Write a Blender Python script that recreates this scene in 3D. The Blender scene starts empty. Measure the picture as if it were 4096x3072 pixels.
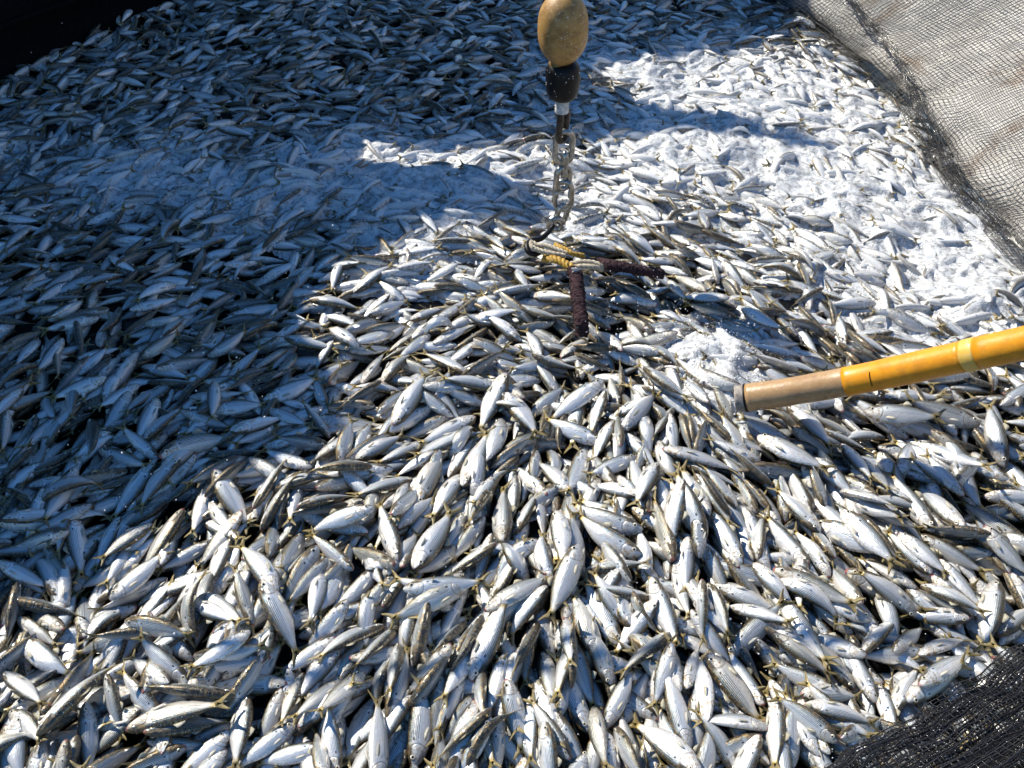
import bpy, math, random, re
import numpy as np
from mathutils import Vector, Matrix
random.seed(7); RNG = np.random.default_rng(7)
SC = bpy.context.scene; COL = SC.collection

# ---------------------------------------------------------------- camera, sky, sun, exposure
CAM_H, PITCH, TANV = 2.5, math.radians(43.0), 0.400
TANH = TANV * 4 / 3
cd = bpy.data.cameras.new("camera"); cam = bpy.data.objects.new("camera", cd); COL.objects.link(cam)
cam.location = (0, 0, CAM_H); cam.rotation_euler = (math.pi / 2 - PITCH, 0, 0)
cd.sensor_fit = 'HORIZONTAL'; cd.angle = 2 * math.atan(TANH); cd.clip_start = 0.02; cd.clip_end = 500
SC.camera = cam
SUN = Vector((-0.62, 0.52, 0.74)).normalized()          # direction towards the sun
w = bpy.data.worlds.new("World"); SC.world = w; w.use_nodes = True
nt = w.node_tree; bg = nt.nodes["Background"]; sky = nt.nodes.new("ShaderNodeTexSky")
sky.sky_type = 'NISHITA'; sky.sun_disc = False
sky.sun_elevation = math.asin(SUN.z); sky.sun_rotation = math.atan2(SUN.x, SUN.y)
sky.air_density = 1.0; sky.dust_density = 0.0; sky.ozone_density = 4.5
hs = nt.nodes.new("ShaderNodeHueSaturation"); hs.inputs["Saturation"].default_value = 1.18; nt.links.new(sky.outputs[0], hs.inputs["Color"])   # a deep clear-air blue
nt.links.new(hs.outputs[0], bg.inputs[0]); bg.inputs[1].default_value = 0.108
sd = bpy.data.lights.new("sun", 'SUN'); sd.energy = 4.9; sd.angle = math.radians(0.5); sd.color = (1, 0.935, 0.82)
so = bpy.data.objects.new("sun", sd); COL.objects.link(so); so.location = (-8, 7, 12)
so.rotation_euler = (-SUN).to_track_quat('-Z', 'Y').to_euler()
vs = SC.view_settings; vs.view_transform = 'Standard'; vs.look = 'None'; vs.exposure = 0.50; vs.gamma = 1; vs.use_curve_mapping = False

# ---------------------------------------------------------------- helpers
CP, SP = math.cos(PITCH), math.sin(PITCH)
def ray(px, py):                       # photograph pixel (4096 x 3072) -> direction with unit depth
    a = (px - 2048) / 2048 * TANH; t = (py - 1536) / 1536 * TANV
    return np.array([a, CP - t * SP, -SP - t * CP])
def P(px, py, z=0.0):                  # ... -> the point where that sight line meets height z
    d = ray(px, py); k = (z - CAM_H) / d[2]
    return np.array([d[0] * k, d[1] * k, z])
def PY(px, py, y):                     # ... -> the point where it meets the upright plane at distance y
    d = ray(px, py); k = y / d[1]
    return np.array([d[0] * k, y, CAM_H + d[2] * k])
def PD(px, py, depth):
    d = ray(px, py); return np.array([0, 0, CAM_H]) + d * depth
def proj(p):                           # point -> pixel
    v = np.asarray(p, float) - np.array([0, 0, CAM_H])
    z = v[1] * CP - v[2] * SP; t = (-v[1] * SP - v[2] * CP) / z
    return 2048 + v[0] / z / TANH * 2048, 1536 + t / TANV * 1536

def tag(o, label=None, cat=None, group=None, kind=None):
    for k, v in (("label", label), ("category", cat), ("group", group), ("kind", kind)):
        if v: o[k] = v
    return o
class MB:
    def __init__(s): s.v = []; s.f = []; s.m = []; s.n = 0
    def add(s, vs, fs, m=0):
        s.v.append(np.asarray(vs, float)); s.f += [tuple(i + s.n for i in f) for f in fs]
        s.m += [m] * len(fs); s.n += len(vs)
    def tube(s, pts, r, k=8, m=0, caps=True):
        pts = np.asarray(pts, float); n = len(pts); r = np.broadcast_to(np.asarray(r, float), (n,))
        T = np.gradient(pts, axis=0); T /= np.linalg.norm(T, axis=1)[:, None] + 1e-12
        ref = np.array([0, 0, 1.0]) if abs(T[0][2]) < 0.9 else np.array([1.0, 0, 0])
        U = np.cross(T[0], ref); U /= np.linalg.norm(U); out = []
        for i in range(n):
            U = U - T[i] * U.dot(T[i]); U /= np.linalg.norm(U) + 1e-12; V = np.cross(T[i], U)
            a = np.arange(k) * 2 * math.pi / k
            out.append(pts[i] + r[i] * (np.cos(a)[:, None] * U + np.sin(a)[:, None] * V))
        fs = [(i * k + j, i * k + (j + 1) % k, (i + 1) * k + (j + 1) % k, (i + 1) * k + j) for i in range(n - 1) for j in range(k)]
        if caps: fs += [tuple(range(k))[::-1], tuple((n - 1) * k + j for j in range(k))]
        s.add(np.concatenate(out), fs, m)
    def lathe(s, prof, k=32, m=0, centre=(0, 0), ax=None, wob=None):   # prof: (radius, z)
        vs = []
        for r, z in prof:
            for j in range(k):
                a = j * 2 * math.pi / k; rr = r * (1 + (wob(a, z) if wob else 0))
                vs.append((centre[0] + rr * math.cos(a), centre[1] + rr * math.sin(a), z))
        n = len(prof)
        fs = [(i * k + j, i * k + (j + 1) % k, (i + 1) * k + (j + 1) % k, (i + 1) * k + j) for i in range(n - 1) for j in range(k)]
        fs += [tuple(range(k))[::-1], tuple((n - 1) * k + j for j in range(k))]
        s.add(vs, fs, m)
    def mesh(s, name, mats, smooth=True):
        me = bpy.data.meshes.new(name)
        me.from_pydata(np.concatenate(s.v).tolist(), [], s.f)
        for m in (mats if isinstance(mats, (list, tuple)) else [mats]): me.materials.append(m)
        me.polygons.foreach_set("material_index", s.m)
        me.polygons.foreach_set("use_smooth", [smooth] * len(s.f)); me.update()
        return me
    def build(s, name, mats, parent=None, smooth=True, loc=None):
        o = bpy.data.objects.new(name, s.mesh(name, mats, smooth)); COL.objects.link(o)
        if parent: o.parent = parent
        if loc is not None: o.location = loc
        return o
def empty(name, loc=(0, 0, 0)):
    o = bpy.data.objects.new(name, None); COL.objects.link(o); o.location = loc; o.empty_display_size = 0.05; return o
def grid_obj(name, X, Y, Z, mat, mask=None, parent=None):
    ny, nx = Z.shape; idx = np.arange(ny * nx).reshape(ny, nx)
    q = np.stack([idx[:-1, :-1], idx[:-1, 1:], idx[1:, 1:], idx[1:, :-1]], -1).reshape(-1, 4)
    V = np.stack([X, Y, Z], -1).reshape(-1, 3)
    if mask is not None:
        mk = mask.reshape(-1); q = q[mk[q].all(1)]
        used = np.unique(q); re_ = np.full(len(V), -1); re_[used] = np.arange(len(used)); V = V[used]; q = re_[q]
    return raw_obj(name, V, q, mat, parent)
def raw_obj(name, V, q, mats, parent=None, mi=None):
    me = bpy.data.meshes.new(name); nf = len(q); k = q.shape[1]
    me.vertices.add(len(V)); me.vertices.foreach_set("co", np.ascontiguousarray(V, np.float32).ravel())
    me.loops.add(nf * k); me.loops.foreach_set("vertex_index", np.ascontiguousarray(q, np.int32).ravel())
    me.polygons.add(nf); me.polygons.foreach_set("loop_start", np.arange(nf, dtype=np.int32) * k)
    for m in (mats if isinstance(mats, (list, tuple)) else [mats]): me.materials.append(m)
    if mi is not None: me.polygons.foreach_set("material_index", np.ascontiguousarray(mi, np.int32))
    me.update(calc_edges=True); me.polygons.foreach_set("use_smooth", np.ones(nf, bool))
    o = bpy.data.objects.new(name, me); COL.objects.link(o)
    if parent: o.parent = parent
    return o

class NT:                               # small node-tree writer
    def __init__(s, name):
        s.mat = bpy.data.materials.new(name); s.mat.use_nodes = True; s.t = s.mat.node_tree
        s.b = s.t.nodes["Principled BSDF"]
    def n(s, typ, **kw):
        nd = s.t.nodes.new("ShaderNode" + typ)
        for k, v in kw.items(): setattr(nd, k, v)
        return nd
    def put(s, sock, v):
        if isinstance(v, bpy.types.NodeSocket): s.t.links.new(v, sock)
        else: sock.default_value = v
    def m(s, op, a, b=0.0, c=0.0, clamp=False):
        nd = s.n("Math", operation=op); nd.use_clamp = clamp
        for i, v in enumerate((a, b, c)): s.put(nd.inputs[i], v)
        return nd.outputs[0]
    def ss(s, x, a, b):                 # smoothstep a -> b
        nd = s.n("MapRange", interpolation_type='SMOOTHSTEP')
        s.put(nd.inputs[0], x); nd.inputs[1].default_value = a; nd.inputs[2].default_value = b
        return nd.outputs[0]
    def mix(s, f, a, b, mode='MIX'):
        nd = s.n("Mix", data_type='RGBA', blend_type=mode); s.put(nd.inputs[0], f)
        for i, v in ((6, a), (7, b)): s.put(nd.inputs[i], (*v, 1) if isinstance(v, tuple) and len(v) == 3 else v)
        return nd.outputs[2]
    def noise(s, vec, scale, detail=3, rough=0.55, dist=0.0):
        nd = s.n("TexNoise"); nd.inputs["Scale"].default_value = scale; nd.inputs["Detail"].default_value = detail
        nd.inputs["Roughness"].default_value = rough; nd.inputs["Distortion"].default_value = dist
        if vec is not None: s.put(nd.inputs["Vector"], vec)
        return nd.outputs[0]
    def bump(s, h, strength, dist, normal=None):
        nd = s.n("Bump"); nd.inputs["Strength"].default_value = strength; nd.inputs["Distance"].default_value = dist
        s.put(nd.inputs["Height"], h)
        if normal is not None: s.put(nd.inputs["Normal"], normal)
        return nd.outputs[0]
    def set(s, **kw):
        for k, v in kw.items():
            sock = s.b.inputs[k.replace("_", " ")]
            s.put(sock, (*v, 1) if isinstance(v, tuple) and len(v) == 3 and sock.type == 'RGBA' else v)
        return s.mat
    def obj(s): return s.n("TexCoord").outputs["Object"]

# ---------------------------------------------------------------- materials
def fish_skin():
    t = NT("fish_skin"); uv = t.n("UVMap").outputs[0]; sep = t.n("SeparateXYZ"); t.put(sep.inputs[0], uv)
    s, h = sep.outputs[0], sep.outputs[1]
    at = t.n("Attribute", attribute_name="rnd").outputs["Fac"]; fo = t.n("Attribute", attribute_name="foam").outputs["Fac"]
    rnd = t.m('FRACT', t.m('ADD', at, t.n("ObjectInfo").outputs["Random"]))
    r2 = t.m('FRACT', t.m('MULTIPLY', rnd, 7.31)); r3 = t.m('FRACT', t.m('MULTIPLY', rnd, 23.7))
    off = t.n("CombineXYZ"); t.put(off.inputs[0], t.m('MULTIPLY', s, 4.0)); t.put(off.inputs[1], t.m('MULTIPLY', h, 1.6)); t.put(off.inputs[2], t.m('MULTIPLY', rnd, 60.0))
    ov = off.outputs[0]
    n1 = t.noise(ov, 2.2, 4); n2 = t.noise(ov, 7.0, 4, 0.65); n3 = t.noise(ov, 26.0, 2)
    hw = t.m('ADD', h, t.m('MULTIPLY', t.m('SUBTRACT', n2, 0.5), 0.06))
    silver = t.mix(n1, (0.64, 0.70, 0.75), (0.86, 0.87, 0.87))
    belly = t.mix(t.ss(hw, 0.46, 0.30), silver, (0.84, 0.83, 0.80))
    upper = t.mix(t.ss(hw, 0.62, 0.92), belly, t.mix(r2, (0.15, 0.18, 0.155), (0.13, 0.22, 0.28)))
    back = t.mix(t.ss(hw, 0.86, 0.94), upper, t.mix(r3, (0.014, 0.018, 0.016), (0.055, 0.043, 0.020)))
    # rows of dark scale lines along the upper flank
    saw = t.m('FRACT', t.m('MULTIPLY', t.m('ADD', h, t.m('MULTIPLY', t.m('SUBTRACT', n1, 0.5), 0.012)), 13.0))
    line = t.ss(t.m('ABSOLUTE', t.m('SUBTRACT', saw, 0.5)), 0.30, 0.12)
    line = t.m('MULTIPLY', line, t.m('MULTIPLY', t.ss(h, 0.40, 0.52), t.ss(h, 0.97, 0.90)))
    line = t.m('MULTIPLY', line, t.m('MULTIPLY', t.ss(s, 0.24, 0.30), t.ss(s, 0.80, 0.70)))
    line = t.m('MULTIPLY', line, t.m('ADD', 0.56, t.m('MULTIPLY', r3, 0.40)))
    c = t.mix(line, back, (0.015, 0.035, 0.035))
    # shoulder spot and the small ones behind it
    def spot(cs, ch, rs, rh):
        a = t.m('DIVIDE', t.m('SUBTRACT', s, cs), rs); b = t.m('DIVIDE', t.m('SUBTRACT', hw, ch), rh)
        return t.ss(t.m('ADD', t.m('MULTIPLY', a, a), t.m('MULTIPLY', b, b)), 1.15, 0.6)
    sp = spot(0.272, 0.680, 0.017, 0.050)
    c = t.mix(t.m('MULTIPLY', sp, 0.96), c, (0.005, 0.006, 0.008))
    # brassy head and blotches low on the flank, dark crown, pink snout, gill-cover edge
    head = t.ss(s, 0.25, 0.17)
    brass = t.m('MULTIPLY', t.m('ADD', t.m('MULTIPLY', head, 0.85), t.m('MULTIPLY', t.ss(r2, 0.45, 1.0), 0.35)), t.ss(n2, 0.50, 0.62))
    c = t.mix(t.m('MULTIPLY', brass, 0.95), c, (0.42, 0.26, 0.075))
    c = t.mix(t.m('MULTIPLY', head, t.m('MULTIPLY', t.ss(n3, 0.50, 0.62), 0.55)), c, (0.095, 0.060, 0.028))
    c = t.mix(t.m('MULTIPLY', t.m('MULTIPLY', t.ss(hw, 0.62, 0.80), t.ss(n3, 0.54, 0.64)), 0.6), c, (0.03, 0.028, 0.02))
    c = t.mix(t.m('MULTIPLY', t.ss(n3, 0.62, 0.67), t.ss(fo, 0.3, 0.1)), c, (0.84, 0.82, 0.76))
    c = t.mix(t.m('MULTIPLY', head, t.ss(hw, 0.66, 0.78)), c, (0.05, 0.042, 0.028))
    gc = t.m('ADD', 0.228, t.m('MULTIPLY', t.m('MULTIPLY', t.m('SUBTRACT', h, 0.45), t.m('SUBTRACT', h, 0.45)), -0.35))
    gl = t.ss(t.m('ABSOLUTE', t.m('SUBTRACT', s, gc)), 0.011, 0.003)
    c = t.mix(t.m('MULTIPLY', gl, t.m('MULTIPLY', t.ss(h, 0.84, 0.7), 0.45)), c, (0.12, 0.09, 0.05))
    gc2 = t.m('SUBTRACT', gc, 0.055); gl2 = t.ss(t.m('ABSOLUTE', t.m('SUBTRACT', s, gc2)), 0.006, 0.002)
    c = t.mix(t.m('MULTIPLY', gl2, t.m('MULTIPLY', t.ss(h, 0.70, 0.6), 0.4)), c, (0.16, 0.12, 0.07))
    c = t.mix(t.m('MULTIPLY', t.ss(s, 0.035, 0.012), t.ss(r3, 0.3, 0.8)), c, (0.34, 0.10, 0.10))
    c = t.mix(t.ss(s, 0.76, 0.86), c, (0.38, 0.27, 0.06))
    # an eye for the fish too small to carry one of their own
    ea = t.m('DIVIDE', t.m('SUBTRACT', s, 0.092), 0.027); eb = t.m('DIVIDE', t.m('SUBTRACT', h, 0.60), 0.095)
    er = t.m('ADD', t.m('MULTIPLY', ea, ea), t.m('MULTIPLY', eb, eb))
    c = t.mix(t.ss(er, 1.1, 0.85), c, (0.62, 0.56, 0.42)); c = t.mix(t.ss(er, 0.42, 0.28), c, (0.004, 0.004, 0.006))
    val = t.m('ADD', 0.66, t.m('MULTIPLY', t.m('POWER', r2, 0.7), 0.46))
    c = t.mix(t.m('MULTIPLY', t.ss(r3, 0.80, 0.97), 0.45), c, t.mix(1.0, c, (0.62, 0.53, 0.36), 'MULTIPLY'))
    edge = t.m('MULTIPLY', t.m('ADD', t.ss(h, 0.16, 0.04), t.ss(hw, 0.76, 0.86), clamp=True), t.ss(n2, 0.47, 0.60))
    c = t.mix(t.m('MULTIPLY', edge, 0.55), c, (0.29, 0.185, 0.06))
    c = t.mix(t.m('MULTIPLY', t.m('MULTIPLY', t.ss(n3, 0.50, 0.60), t.ss(n1, 0.45, 0.60)), 0.32), c, (0.36, 0.25, 0.11))
    cv = t.n("CombineColor"); [t.put(cv.inputs[i], val) for i in range(3)]
    c = t.mix(1.0, c, cv.outputs[0], 'MULTIPLY')
    # froth that clings to the fish lying in the foam
    fm = t.m('MULTIPLY', t.ss(t.m('ADD', fo, t.m('MULTIPLY', t.m('SUBTRACT', n2, 0.5), 1.3)), 0.42, 0.80), t.ss(fo, 0.02, 0.10))
    fm = t.m('MULTIPLY', fm, t.m('SUBTRACT', 1.0, t.m('MULTIPLY', t.m('MULTIPLY', t.ss(h, 0.74, 0.86), t.ss(r3, 0.25, 0.6)), 0.8)))
    c = t.mix(t.m('MULTIPLY', fm, 0.80), c, (0.80, 0.80, 0.79))
    met = t.m('MULTIPLY', t.m('SUBTRACT', 1.0, fm), 0.45)
    rg = t.m('ADD', t.m('ADD', 0.22, t.m('MULTIPLY', n2, 0.20)), t.m('MULTIPLY', fm, 0.35))
    vo = t.n("TexVoronoi"); vo.inputs["Scale"].default_value = 1.0
    vx = t.n("CombineXYZ"); t.put(vx.inputs[0], t.m('MULTIPLY', s, 75.0)); t.put(vx.inputs[1], t.m('MULTIPLY', h, 24.0)); t.put(vx.inputs[2], t.m('MULTIPLY', rnd, 9.0))
    t.put(vo.inputs["Vector"], vx.outputs[0])
    b1 = t.bump(vo.outputs["Distance"], 0.22, 0.0016)
    b2 = t.bump(t.m('SUBTRACT', t.m('ADD', t.m('MULTIPLY', n2, 0.8), t.m('MULTIPLY', n3, t.m('ADD', 0.35, head))), t.m('MULTIPLY', gl, 0.8)), 0.40, 0.0055, b1)
    gv = t.n("CombineXYZ"); t.put(gv.inputs[0], t.m('MULTIPLY', s, 62.0)); t.put(gv.inputs[1], t.m('MULTIPLY', h, 20.0)); t.put(gv.inputs[2], t.m('MULTIPLY', rnd, 77.0))
    gn = t.noise(gv.outputs[0], 1.0, 2, 0.6); cn = t.bump(t.ss(gn, 0.52, 0.70), 0.55, 0.006)     # beads and film of water
    return t.set(Coat_Normal=cn, Base_Color=c, Metallic=met, Roughness=rg, Normal=b2, Coat_Weight=0.9, Coat_Roughness=0.06, Specular_IOR_Level=0.6)
def fin_mat(name, a, b, al=0.0):
    t = NT(name); uv = t.n("UVMap").outputs[0]; o = t.obj()
    st = t.n("TexWave", wave_type='BANDS'); st.inputs["Scale"].default_value = 60; st.inputs["Distortion"].default_value = 2; t.put(st.inputs["Vector"], uv)
    rn = t.n("ObjectInfo").outputs["Random"]
    c = t.mix(t.m('ADD', t.m('MULTIPLY', t.noise(o, 30, 3), 0.7), t.m('MULTIPLY', t.m('SUBTRACT', rn, 0.5), 0.9), clamp=True), a, b)
    c = t.mix(t.m('MULTIPLY', st.outputs[0], 0.35), c, tuple(x * 0.35 for x in a))
    return t.set(Base_Color=c, Roughness=0.32, Normal=t.bump(st.outputs[0], 0.3, 0.002), Coat_Weight=0.5, Transmission_Weight=al, Subsurface_Weight=0.0)
def plain(name, col, rough=0.5, metal=0.0, nscale=40, namp=0.3, bump=0.3, bd=0.002, coat=0.0, col2=None, nd=4):
    t = NT(name); o = t.obj(); n = t.noise(o, nscale, nd, 0.6)
    c = t.mix(t.ss(n, 0.35, 0.68), tuple(x * (1 - namp) for x in col), col2 or tuple(min(1, x * (1 + namp)) for x in col))
    return t.set(Base_Color=c, Roughness=rough, Metallic=metal, Normal=t.bump(n, bump, bd), Coat_Weight=coat, Coat_Roughness=0.12)
def foam_mat():
    t = NT("sea_foam"); o = t.obj(); n = t.noise(o, 14, 5, 0.6); f = t.noise(o, 130, 3, 0.6)
    vo = t.n("TexVoronoi"); vo.inputs["Scale"].default_value = 150; t.put(vo.inputs["Vector"], o)
    c = t.mix(t.ss(n, 0.35, 0.65), (0.56, 0.585, 0.60), (0.80, 0.80, 0.79))
    hsum = t.m('ADD', t.m('ADD', t.m('MULTIPLY', n, 1.2), t.m('MULTIPLY', f, 0.55)), t.m('MULTIPLY', vo.outputs["Distance"], 0.30))
    al = t.m('ADD', t.m('MULTIPLY', t.ss(t.m('ADD', t.m('MULTIPLY', t.noise(o, 34, 4, 0.62, 0.5), 0.75), t.m('MULTIPLY', f, 0.25)), 0.38, 0.56), 0.62), 0.38)   # thin film in places, so that what lies under it shows
    return t.set(Base_Color=c, Roughness=0.34, Alpha=al, Normal=t.bump(hsum, 0.5, 0.012), Specular_IOR_Level=0.5, Coat_Weight=0.3, Coat_Roughness=0.08)
M = {
 'skin': fish_skin(),
 'tail': fin_mat("yellow_fin", (0.17, 0.125, 0.040), (0.34, 0.265, 0.105)),
 'pfin': fin_mat("pectoral_fin", (0.52, 0.48, 0.36), (0.70, 0.68, 0.61)),
 'fin': fin_mat("pale_fin", (0.40, 0.36, 0.24), (0.56, 0.53, 0.42)),
 'iris': plain("eye_iris", (0.72, 0.66, 0.50), 0.15, 0.3, 90, 0.15, 0.0, coat=1.0),
 'pupil': plain("eye_pupil", (0.006, 0.006, 0.008), 0.06, 0, 90, 0.1, 0.0, coat=1.0),
 'foam': foam_mat(),
 'water': plain("dark_sea_water", (0.012, 0.012, 0.011), 0.16, 0, 190, 0.6, 1.0, 0.04, 0.3),
 'drop': plain("white_droplet", (0.86, 0.87, 0.88), 0.2, 0, 100, 0.05, 0.0, coat=1.0),
 'net': plain("black_net_twine", (0.014, 0.013, 0.014), 0.35, 0, 160, 0.5, 0.6, 0.002, 0.5),
 'netbrown': plain("grey_net_twine", (0.075, 0.068, 0.062), 0.6, 0, 60, 0.5, 0.5, 0.002, 0.0),
 'steel': plain("stainless_steel", (0.40, 0.385, 0.355), 0.28, 0.92, 60, 0.25, 0.25, 0.0015),
 'darksteel': plain("dark_steel", (0.060, 0.048, 0.040), 0.42, 0.6, 50, 0.5, 0.5, 0.003),
 'black': plain("black_rubber", (0.003, 0.003, 0.0035), 0.45, 0, 30, 0.5, 0.35, 0.004, 0.0),
 'tape': plain("white_tape", (0.62, 0.61, 0.58), 0.5, 0, 60, 0.3, 0.5, 0.003),
 'ropebeige': plain("beige_rope", (0.50, 0.44, 0.33), 0.75, 0, 120, 0.35, 0.7, 0.002),
 'ropeyellow': plain("yellow_rope", (0.44, 0.265, 0.035), 0.6, 0, 90, 0.35, 0.6, 0.002),
 'maroon': plain("maroon_rope", (0.030, 0.009, 0.014), 0.85, 0, 170, 0.6, 1.0, 0.010, col2=(0.075, 0.026, 0.036)),
}
def worn(name, base, dark, light, scratch=(0.8, 0.78, 0.7), rough=0.4, sc=14, coat=0.2, stain=None, lw=0.70):
    t = NT(name); o = t.obj(); a = t.noise(o, sc, 6, 0.65); b = t.noise(o, sc * 4.3, 5, 0.7); d = t.noise(o, sc * 1.7, 3, 0.5, 1.0)
    c = t.mix(t.ss(a, 0.40, 0.66), base, dark); c = t.mix(t.m('MULTIPLY', t.ss(d, 0.52, 0.72), 0.55), c, light)
    if stain: c = t.mix(t.m('MULTIPLY', t.ss(t.noise(o, sc * 0.55, 4, 0.7, 0.6), 0.53, 0.66), 0.75), c, stain)
    c = t.mix(t.ss(b, lw, lw + 0.04), c, scratch); c = t.mix(t.ss(b, 0.335, 0.29), c, tuple(x * 0.25 for x in base))
    return t.set(Base_Color=c, Roughness=t.m('ADD', rough - 0.1, t.m('MULTIPLY', b, 0.25)), Normal=t.bump(b, 0.35, 0.003), Coat_Weight=coat, Coat_Roughness=0.2)
M['float'] = worn("tan_float", (0.42, 0.235, 0.065), (0.27, 0.14, 0.038), (0.48, 0.31, 0.12), rough=0.5, sc=26, coat=0.05, lw=0.62)
M['polyellow'] = worn("yellow_tape", (0.80, 0.325, 0.006), (0.70, 0.27, 0.006), (0.83, 0.38, 0.02), (0.42, 0.24, 0.06), 0.4, 22, 0.15, stain=(0.62, 0.25, 0.015), lw=0.66)
M['poltan'] = worn("tan_wood", (0.46, 0.28, 0.12), (0.40, 0.23, 0.10), (0.55, 0.37, 0.19), (0.75, 0.66, 0.5), 0.35, 24, 0.4, stain=(0.28, 0.16, 0.075), lw=0.65)
M['polband'] = worn("faded_band", (0.78, 0.50, 0.10), (0.74, 0.44, 0.06), (0.72, 0.55, 0.25), rough=0.4, sc=20)
M['hullpale'] = worn("pale_hull_paint", (0.50, 0.485, 0.455), (0.37, 0.355, 0.325), (0.58, 0.565, 0.54), (0.72, 0.72, 0.71), 0.6, 3.2, 0.0, stain=(0.23, 0.155, 0.10), lw=0.66)
M['netblack'] = plain('shaded_black_net', (0.004, 0.004, 0.005), 0.9, 0, 60, 0.5, 0.6, 0.004)  # black net with the deep shade put into its colour
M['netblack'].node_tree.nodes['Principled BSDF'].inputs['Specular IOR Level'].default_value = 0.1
M['black'].node_tree.nodes['Principled BSDF'].inputs['Specular IOR Level'].default_value = 0.3
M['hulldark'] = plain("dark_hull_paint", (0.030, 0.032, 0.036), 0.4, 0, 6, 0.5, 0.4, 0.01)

# ---------------------------------------------------------------- the fish: one shape, bent as needed
ST_S = np.array([0, .012, .03, .06, .10, .15, .20, .26, .33, .40, .47, .54, .61, .68, .74, .79, .83, .86])
ST_D = np.array([.010, .028, .044, .062, .078, .093, .104, .112, .117, .117, .114, .106, .093, .074, .055, .039, .030, .029])   # back above the midline
ST_V = np.array([.012, .032, .050, .071, .090, .109, .123, .133, .140, .142, .139, .128, .109, .083, .059, .041, .031, .030])   # belly below it
ST_D = ST_D * .96; ST_V = ST_V * .95
ST_W = np.array([.010, .022, .032, .043, .054, .062, .068, .072, .074, .073, .070, .064, .054, .041, .029, .019, .012, .007])
def body_rings(k, step=1, deep=1.0, fat=1.0):
    S = ST_S[::step] if step > 1 else ST_S
    if S[-1] != ST_S[-1]: S = np.append(S, ST_S[-1])
    D, V, W = (np.interp(S, ST_S, a) for a in (ST_D * deep, ST_V * deep, ST_W * fat))
    a = np.arange(k) * 2 * math.pi / k + math.pi / 2          # starts at the dorsal ridge
    ca, sa = np.cos(a), np.sin(a)
    y = np.sign(ca) * np.abs(ca) ** 0.85
    y = np.where(sa < 0, y * (1 - 0.30 * np.abs(sa) ** 1.5), y)   # keeled belly
    z = np.where(sa > 0, sa, sa)
    X = 0.5 - np.repeat(S[:, None], k, 1); Yv = W[:, None] * y[None]; Z = np.where(z[None] > 0, D[:, None] * z[None], V[:, None] * z[None])
    v = np.stack([X, Yv, Z], -1).reshape(-1, 3)
    uv = np.stack([np.repeat(S[:, None], k, 1), np.repeat((0.5 + 0.5 * z)[None], len(S), 0)], -1).reshape(-1, 2)
    n = len(S)
    q = [(i * k + j, (i + 1) * k + j, (i + 1) * k + (j + 1) % k, i * k + (j + 1) % k) for i in range(n - 1) for j in range(k)]
    return v, uv, q
def slab(outline, t, uvs=None):         # a thin fin: outline in x-z, thickness along y tapering to the rim
    o = np.array(outline, float); n = len(o); c = o.mean(0)
    v = [(*(o[i] * 1)[:1], t * 0.25, o[i][1]) for i in range(n)] + [(*(o[i] * 1)[:1], -t * 0.25, o[i][1]) for i in range(n)]
    v += [(c[0], t, c[1]), (c[0], -t, c[1])]
    f = [(i, (i + 1) % n, 2 * n) for i in range(n)] + [(n + (i + 1) % n, n + i, 2 * n + 1) for i in range(n)]
    f += [(i, n + i, n + (i + 1) % n, (i + 1) % n) for i in range(n)]
    return np.array(v), f
TAIL = [(-.318, .024), (-.345, .030), (-.372, .047), (-.41, .076), (-.46, .104), (-.507, .120), (-.500, .100), (-.462, .066), (-.432, .034), (-.414, .004), (-.430, -.032), (-.462, -.066), (-.505, -.104), (-.512, -.124), (-.46, -.108), (-.41, -.080), (-.372, -.049), (-.345, -.030), (-.318, -.024)]
def tail_part():
    o = np.array(TAIL) * (1, .86); o[:, 0] = np.where(o[:, 0] < -.40, -.40 + (o[:, 0] + .40) * .86, o[:, 0]); o[[0, 1, 17, 18], 1] *= 1.4; v = []; f = []; n = len(o)           # ribbon fan from the peduncle so that the fork stays open
    half = 9
    for side in (1, -1):
        for i in range(n): v.append((o[i][0], side * 0.0028 * (1 if o[i][0] > -.40 else .45), o[i][1]))
    up = [(i, i + 1, 18 - 0 if 0 else half) for i in range(0, 0)]
    outer, inner = list(range(0, 6)), [9, 9, 9, 8, 7, 6]      # upper lobe: outer rim against inner rim
    lo, li = [18, 17, 16, 15, 14, 13], [9, 9, 9, 10, 11, 12]
    for A, B, flip in ((outer, inner, False), (lo, li, True)):
        for i in range(5):
            q = [A[i], A[i + 1], B[i + 1], B[i]]
            q = [x for j, x in enumerate(q) if x not in q[:j]]
            if flip: q = q[::-1]
            f.append(tuple(q)); f.append(tuple(n + x for x in q[::-1]))
    f.append((18, 0, 9)[::-1]); f.append(tuple(n + x for x in (18, 0, 9)))
    f += [(i, n + i, n + (i + 1) % n, (i + 1) % n) for i in range(n)]
    return np.array(v), f
def fin_dorsal():
    return slab([(.045, .120), (.000, .165), (-.03, .158), (-.075, .122), (-.07, .105), (.03, .112)], .004)
def fin_pectoral(side):
    v, f = slab([(.235, -.058), (.20, -.048), (.14, -.055), (.095, -.078), (.13, -.084), (.19, -.078), (.228, -.070)], .0025)
    v[:, 2] *= 1.15; v[:, 1] += side * (.064 + (0.235 - v[:, 0]) * 0.14); return v, f
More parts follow.
